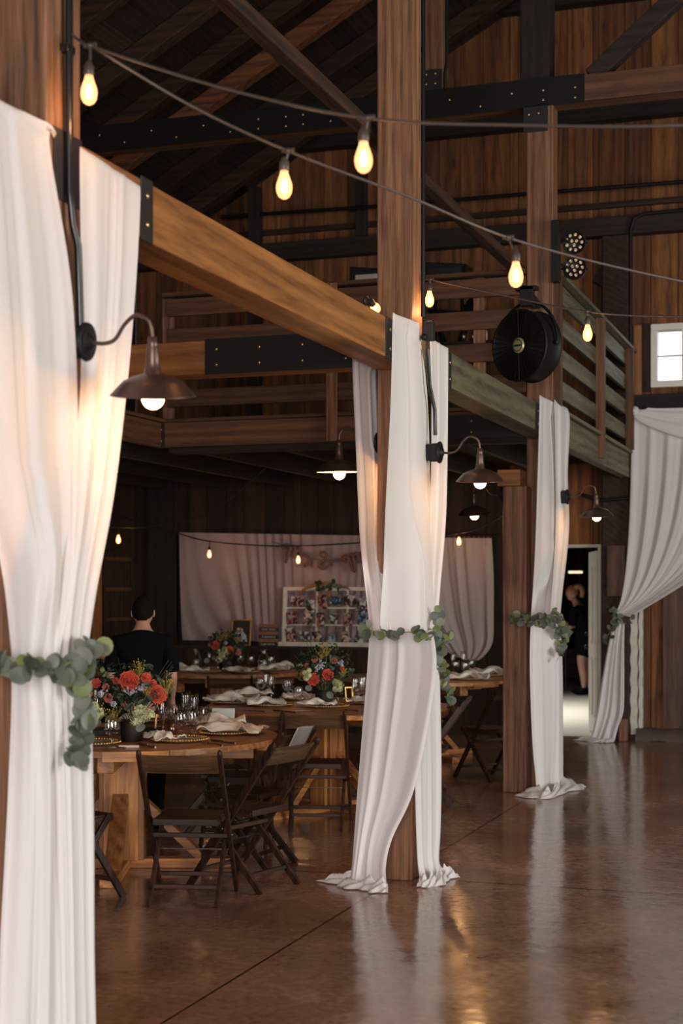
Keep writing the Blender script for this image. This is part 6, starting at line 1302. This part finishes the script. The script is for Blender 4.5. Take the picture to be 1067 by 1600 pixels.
def head_mesh(c, parent, hair, hairfn, s=1.0):
    m = MB(); head(m, c, s)
    for sd in (-1, 1): m.ball(Vector(c)+Vector((sd*0.077*s, -0.008*s, -0.005*s)), 0.009*s, 0.019*s, 0.030*s, 10, Matrix.Rotation(sd*0.3, 3, 'Z'))
    h = m.build('head', 'skin', parent, weld=True)
    m = MB()
    for sd in (-1, 1): m.ball(Vector(c)+Vector((sd*0.031*s, 0.083*s, 0.012*s)), 0.010*s, 0.006*s, 0.006*s, 8)
    m.build('eye', 'chalk', h)
    m = MB(); hairfn(m, Vector(c), s); m.build('hair', hair, h, weld=True)
    return h
def person(loc, rz, label):
    o = empty('person', loc, label, 'person', None, rz); OFF[o.name] = Vector((0, 0, 0)); return o
# --- person with their back to the camera
mx, mz = 222, 10.35
pm = PZ(mx, 900, mz); A = person((pm.x, pm.y, 0), YAW, 'person in black seen from behind, standing between the nearest and left tables')
A.scale = (0.96, 0.96, 0.955)
V = [(0, 0, 0.90, .135, .10), (0, 0, 1.05, .125, .095), (0, 0.0, 1.20, .15, .105), (0, 0.01, 1.315, .155, .095), (0, 0.02, 1.375, .085, .07), (0, 0.035, 1.43, .052, .052), (0, 0.05, 1.49, .05, .05)]
E = [(i, i+1) for i in range(6)]
for sd in (-1, 1):
    k = chain(V, E, 3, [(sd*0.165, 0.0, 1.315, .052), (sd*0.20, -0.02, 1.17, .044), (sd*0.215, -0.02, 1.06, .038), (sd*0.20, 0.10, 0.98, .032), (sd*0.185, 0.20, 0.90, .024)])
    hand(V, E, k, (0, 0.5, -0.6), (-sd, 0.2, 0), (-sd*0.3, 0, -1))
    chain(V, E, 0, [(sd*0.09, 0.0, 0.82, .088), (sd*0.10, 0.02, 0.48, .058), (sd*0.10, -0.01, 0.26, .05), (sd*0.10, -0.02, 0.08, .034), (sd*0.105, 0.07, 0.035, .036), (sd*0.11, 0.15, 0.03, .028)])
skin_mesh('body', V, E, 'skin', A)
sh = [(0, 0, 0.84, .165, .125), (0, 0, 1.0, .158, .12), (0, 0, 1.18, .178, .125), (0, 0.01, 1.315, .178, .112), (0, 0.02, 1.375, .095, .08), (0, 0.025, 1.40, .07, .065)]
E2 = [(i, i+1) for i in range(5)]
for sd in (-1, 1): chain(sh, E2, 3, [(sd*0.17, 0.0, 1.315, .066), (sd*0.205, -0.02, 1.17, .062), (sd*0.218, -0.02, 1.085, .060)])
skin_mesh('black_shirt', sh, E2, 'shirt', A)
tr = [(0, 0, 0.92, .15, .115)]; E3 = []
for sd in (-1, 1): chain(tr, E3, 0, [(sd*0.09, 0, 0.80, .10), (sd*0.10, 0.02, 0.48, .075), (sd*0.10, -0.01, 0.25, .066), (sd*0.10, -0.015, 0.09, .058)])
skin_mesh('black_trousers', tr, E3, 'shirt', A)
for sd in (-1, 1):
    m = MB(); m.ball((sd*0.105, 0.06, 0.035), 0.045, 0.13, 0.035, 12); m.build('shoe', 'shirt', A)
def hair_short(m, c, s):
    def fn(u, v):
        a = 2*math.pi*u; t = math.pi*v*0.80; q = headpt(u, v*0.80, (0, 0, 0), 1.0); y = q.y
        back = max(0, -math.cos(a))
        lim = 0.80 if True else 0
        z = math.cos(t)
        edge_ = -0.42+0.62*max(0, math.cos(a))+0.25*abs(math.sin(a))**6; k = (1.09+0.015*math.sin(40*u)*math.sin(23*v)) if z > edge_ else 0.93
        return c+Vector((q.x*k, q.y*k-0.004, q.z*(1.10 if z > 0 else 1.0)))*s
    m.grid(fn, 32, 24)
head_mesh((0, 0.06, 1.565-0.045), A, 'darkhair', hair_short, 0.98)
# --- person beyond the door, seen from the side
pw = PZ(913, 900, 23.6); B = person((pw.x, pw.y, 0), R(72), 'person in black dress and trainers bending over something in the room beyond the door')
V = [(0, -0.03, 0.88, .15, .14), (0, -0.02, 1.02, .14, .13), (0, 0.03, 1.18, .155, .13), (0, 0.07, 1.32, .15, .105), (0, 0.12, 1.39, .08, .07), (0, 0.16, 1.44, .052, .052), (0, 0.19, 1.49, .05, .05)]
E = [(i, i+1) for i in range(6)]
for sd in (-1, 1):
    k = chain(V, E, 3, [(sd*0.165, 0.07, 1.30, .056), (sd*0.19, 0.10, 1.14, .05), (sd*0.18, 0.14, 1.03, .042), (sd*0.13, 0.28, 1.06, .034), (sd*0.09, 0.36, 1.10, .026)])
    hand(V, E, k, (-sd*0.2, 1, 0.1), (-sd*0.4, 0, 1), (-sd, 0.2, -0.3))
    chain(V, E, 0, [(sd*0.09, -0.02, 0.78, .10), (sd*0.10, 0.0, 0.48, .068), (sd*0.10, -0.04, 0.30, .062), (sd*0.10, -0.05, 0.09, .036), (sd*0.10, 0.04, 0.04, .036), (sd*0.105, 0.13, 0.035, .028)])
skin_mesh('body', V, E, 'skin', B)
dr = [(0, -0.03, 0.56, .225, .205), (0, -0.03, 0.72, .215, .20), (0, -0.03, 0.90, .195, .18), (0, -0.01, 1.05, .175, .16), (0, 0.03, 1.18, .185, .155), (0, 0.07, 1.32, .175, .12), (0, 0.11, 1.385, .10, .08)]
E2 = [(i, i+1) for i in range(6)]
for sd in (-1, 1): chain(dr, E2, 5, [(sd*0.17, 0.07, 1.30, .072), (sd*0.195, 0.10, 1.14, .068), (sd*0.185, 0.135, 1.05, .064)])
skin_mesh('black_dress', dr, E2, 'shirt', B)
for sd in (-1, 1):
    m = MB(); m.ball((sd*0.10, 0.03, 0.05), 0.05, 0.14, 0.048, 12); m.ball((sd*0.10, -0.05, 0.09), 0.048, 0.055, 0.05, 10); m.build('black_trainer', 'shirt', B)
def hair_tail(m, c, s):
    def fn(u, v):
        a = 2*math.pi*u; t = math.pi*v*0.72; q = headpt(u, v*0.72, (0, 0, 0), 1.0); z = math.cos(t); k = 1.12 if z > -0.2+0.8*max(0, math.cos(a)) else 0.92
        return c+Vector((q.x*k, q.y*k-0.005, q.z*1.09))*s
    m.grid(fn, 30, 20); m.ball(c+Vector((0, -0.085, 0.10)), 0.045, 0.045, 0.05, 12); m.tube(spline([c+Vector((0, -0.09, 0.11)), c+Vector((0, -0.15, 0.10)), c+Vector((0, -0.185, 0.03)), c+Vector((0, -0.17, -0.06))], 6), [0.03+0.012*math.sin(i/18*3) for i in range(19)], 10)
h = head_mesh((0, 0.22, 1.56), B, 'blond', hair_tail)
m = MB(); c = Vector(B.location); z = 0.95
# small table in front of that person
q = B.matrix_basis @ Vector((0, 0.62, 0)); wt = empty('work_table', (q.x, q.y, 0), 'dark table in front of the person in the far room, mostly behind the third drape', 'table')
m = MB(); m.box(q.x-0.5, q.x+0.25, q.y-0.4, q.y+0.4, 0.84, 0.88); m.build('tabletop', 'darkx', wt)
for dx in (-0.45, 0.2):
    for dy in (-0.35, 0.35): m = MB(); m.tube([(q.x+dx, q.y+dy, 0), (q.x+dx, q.y+dy, 0.84)], 0.014, 8); m.build('leg', 'pipe', wt)
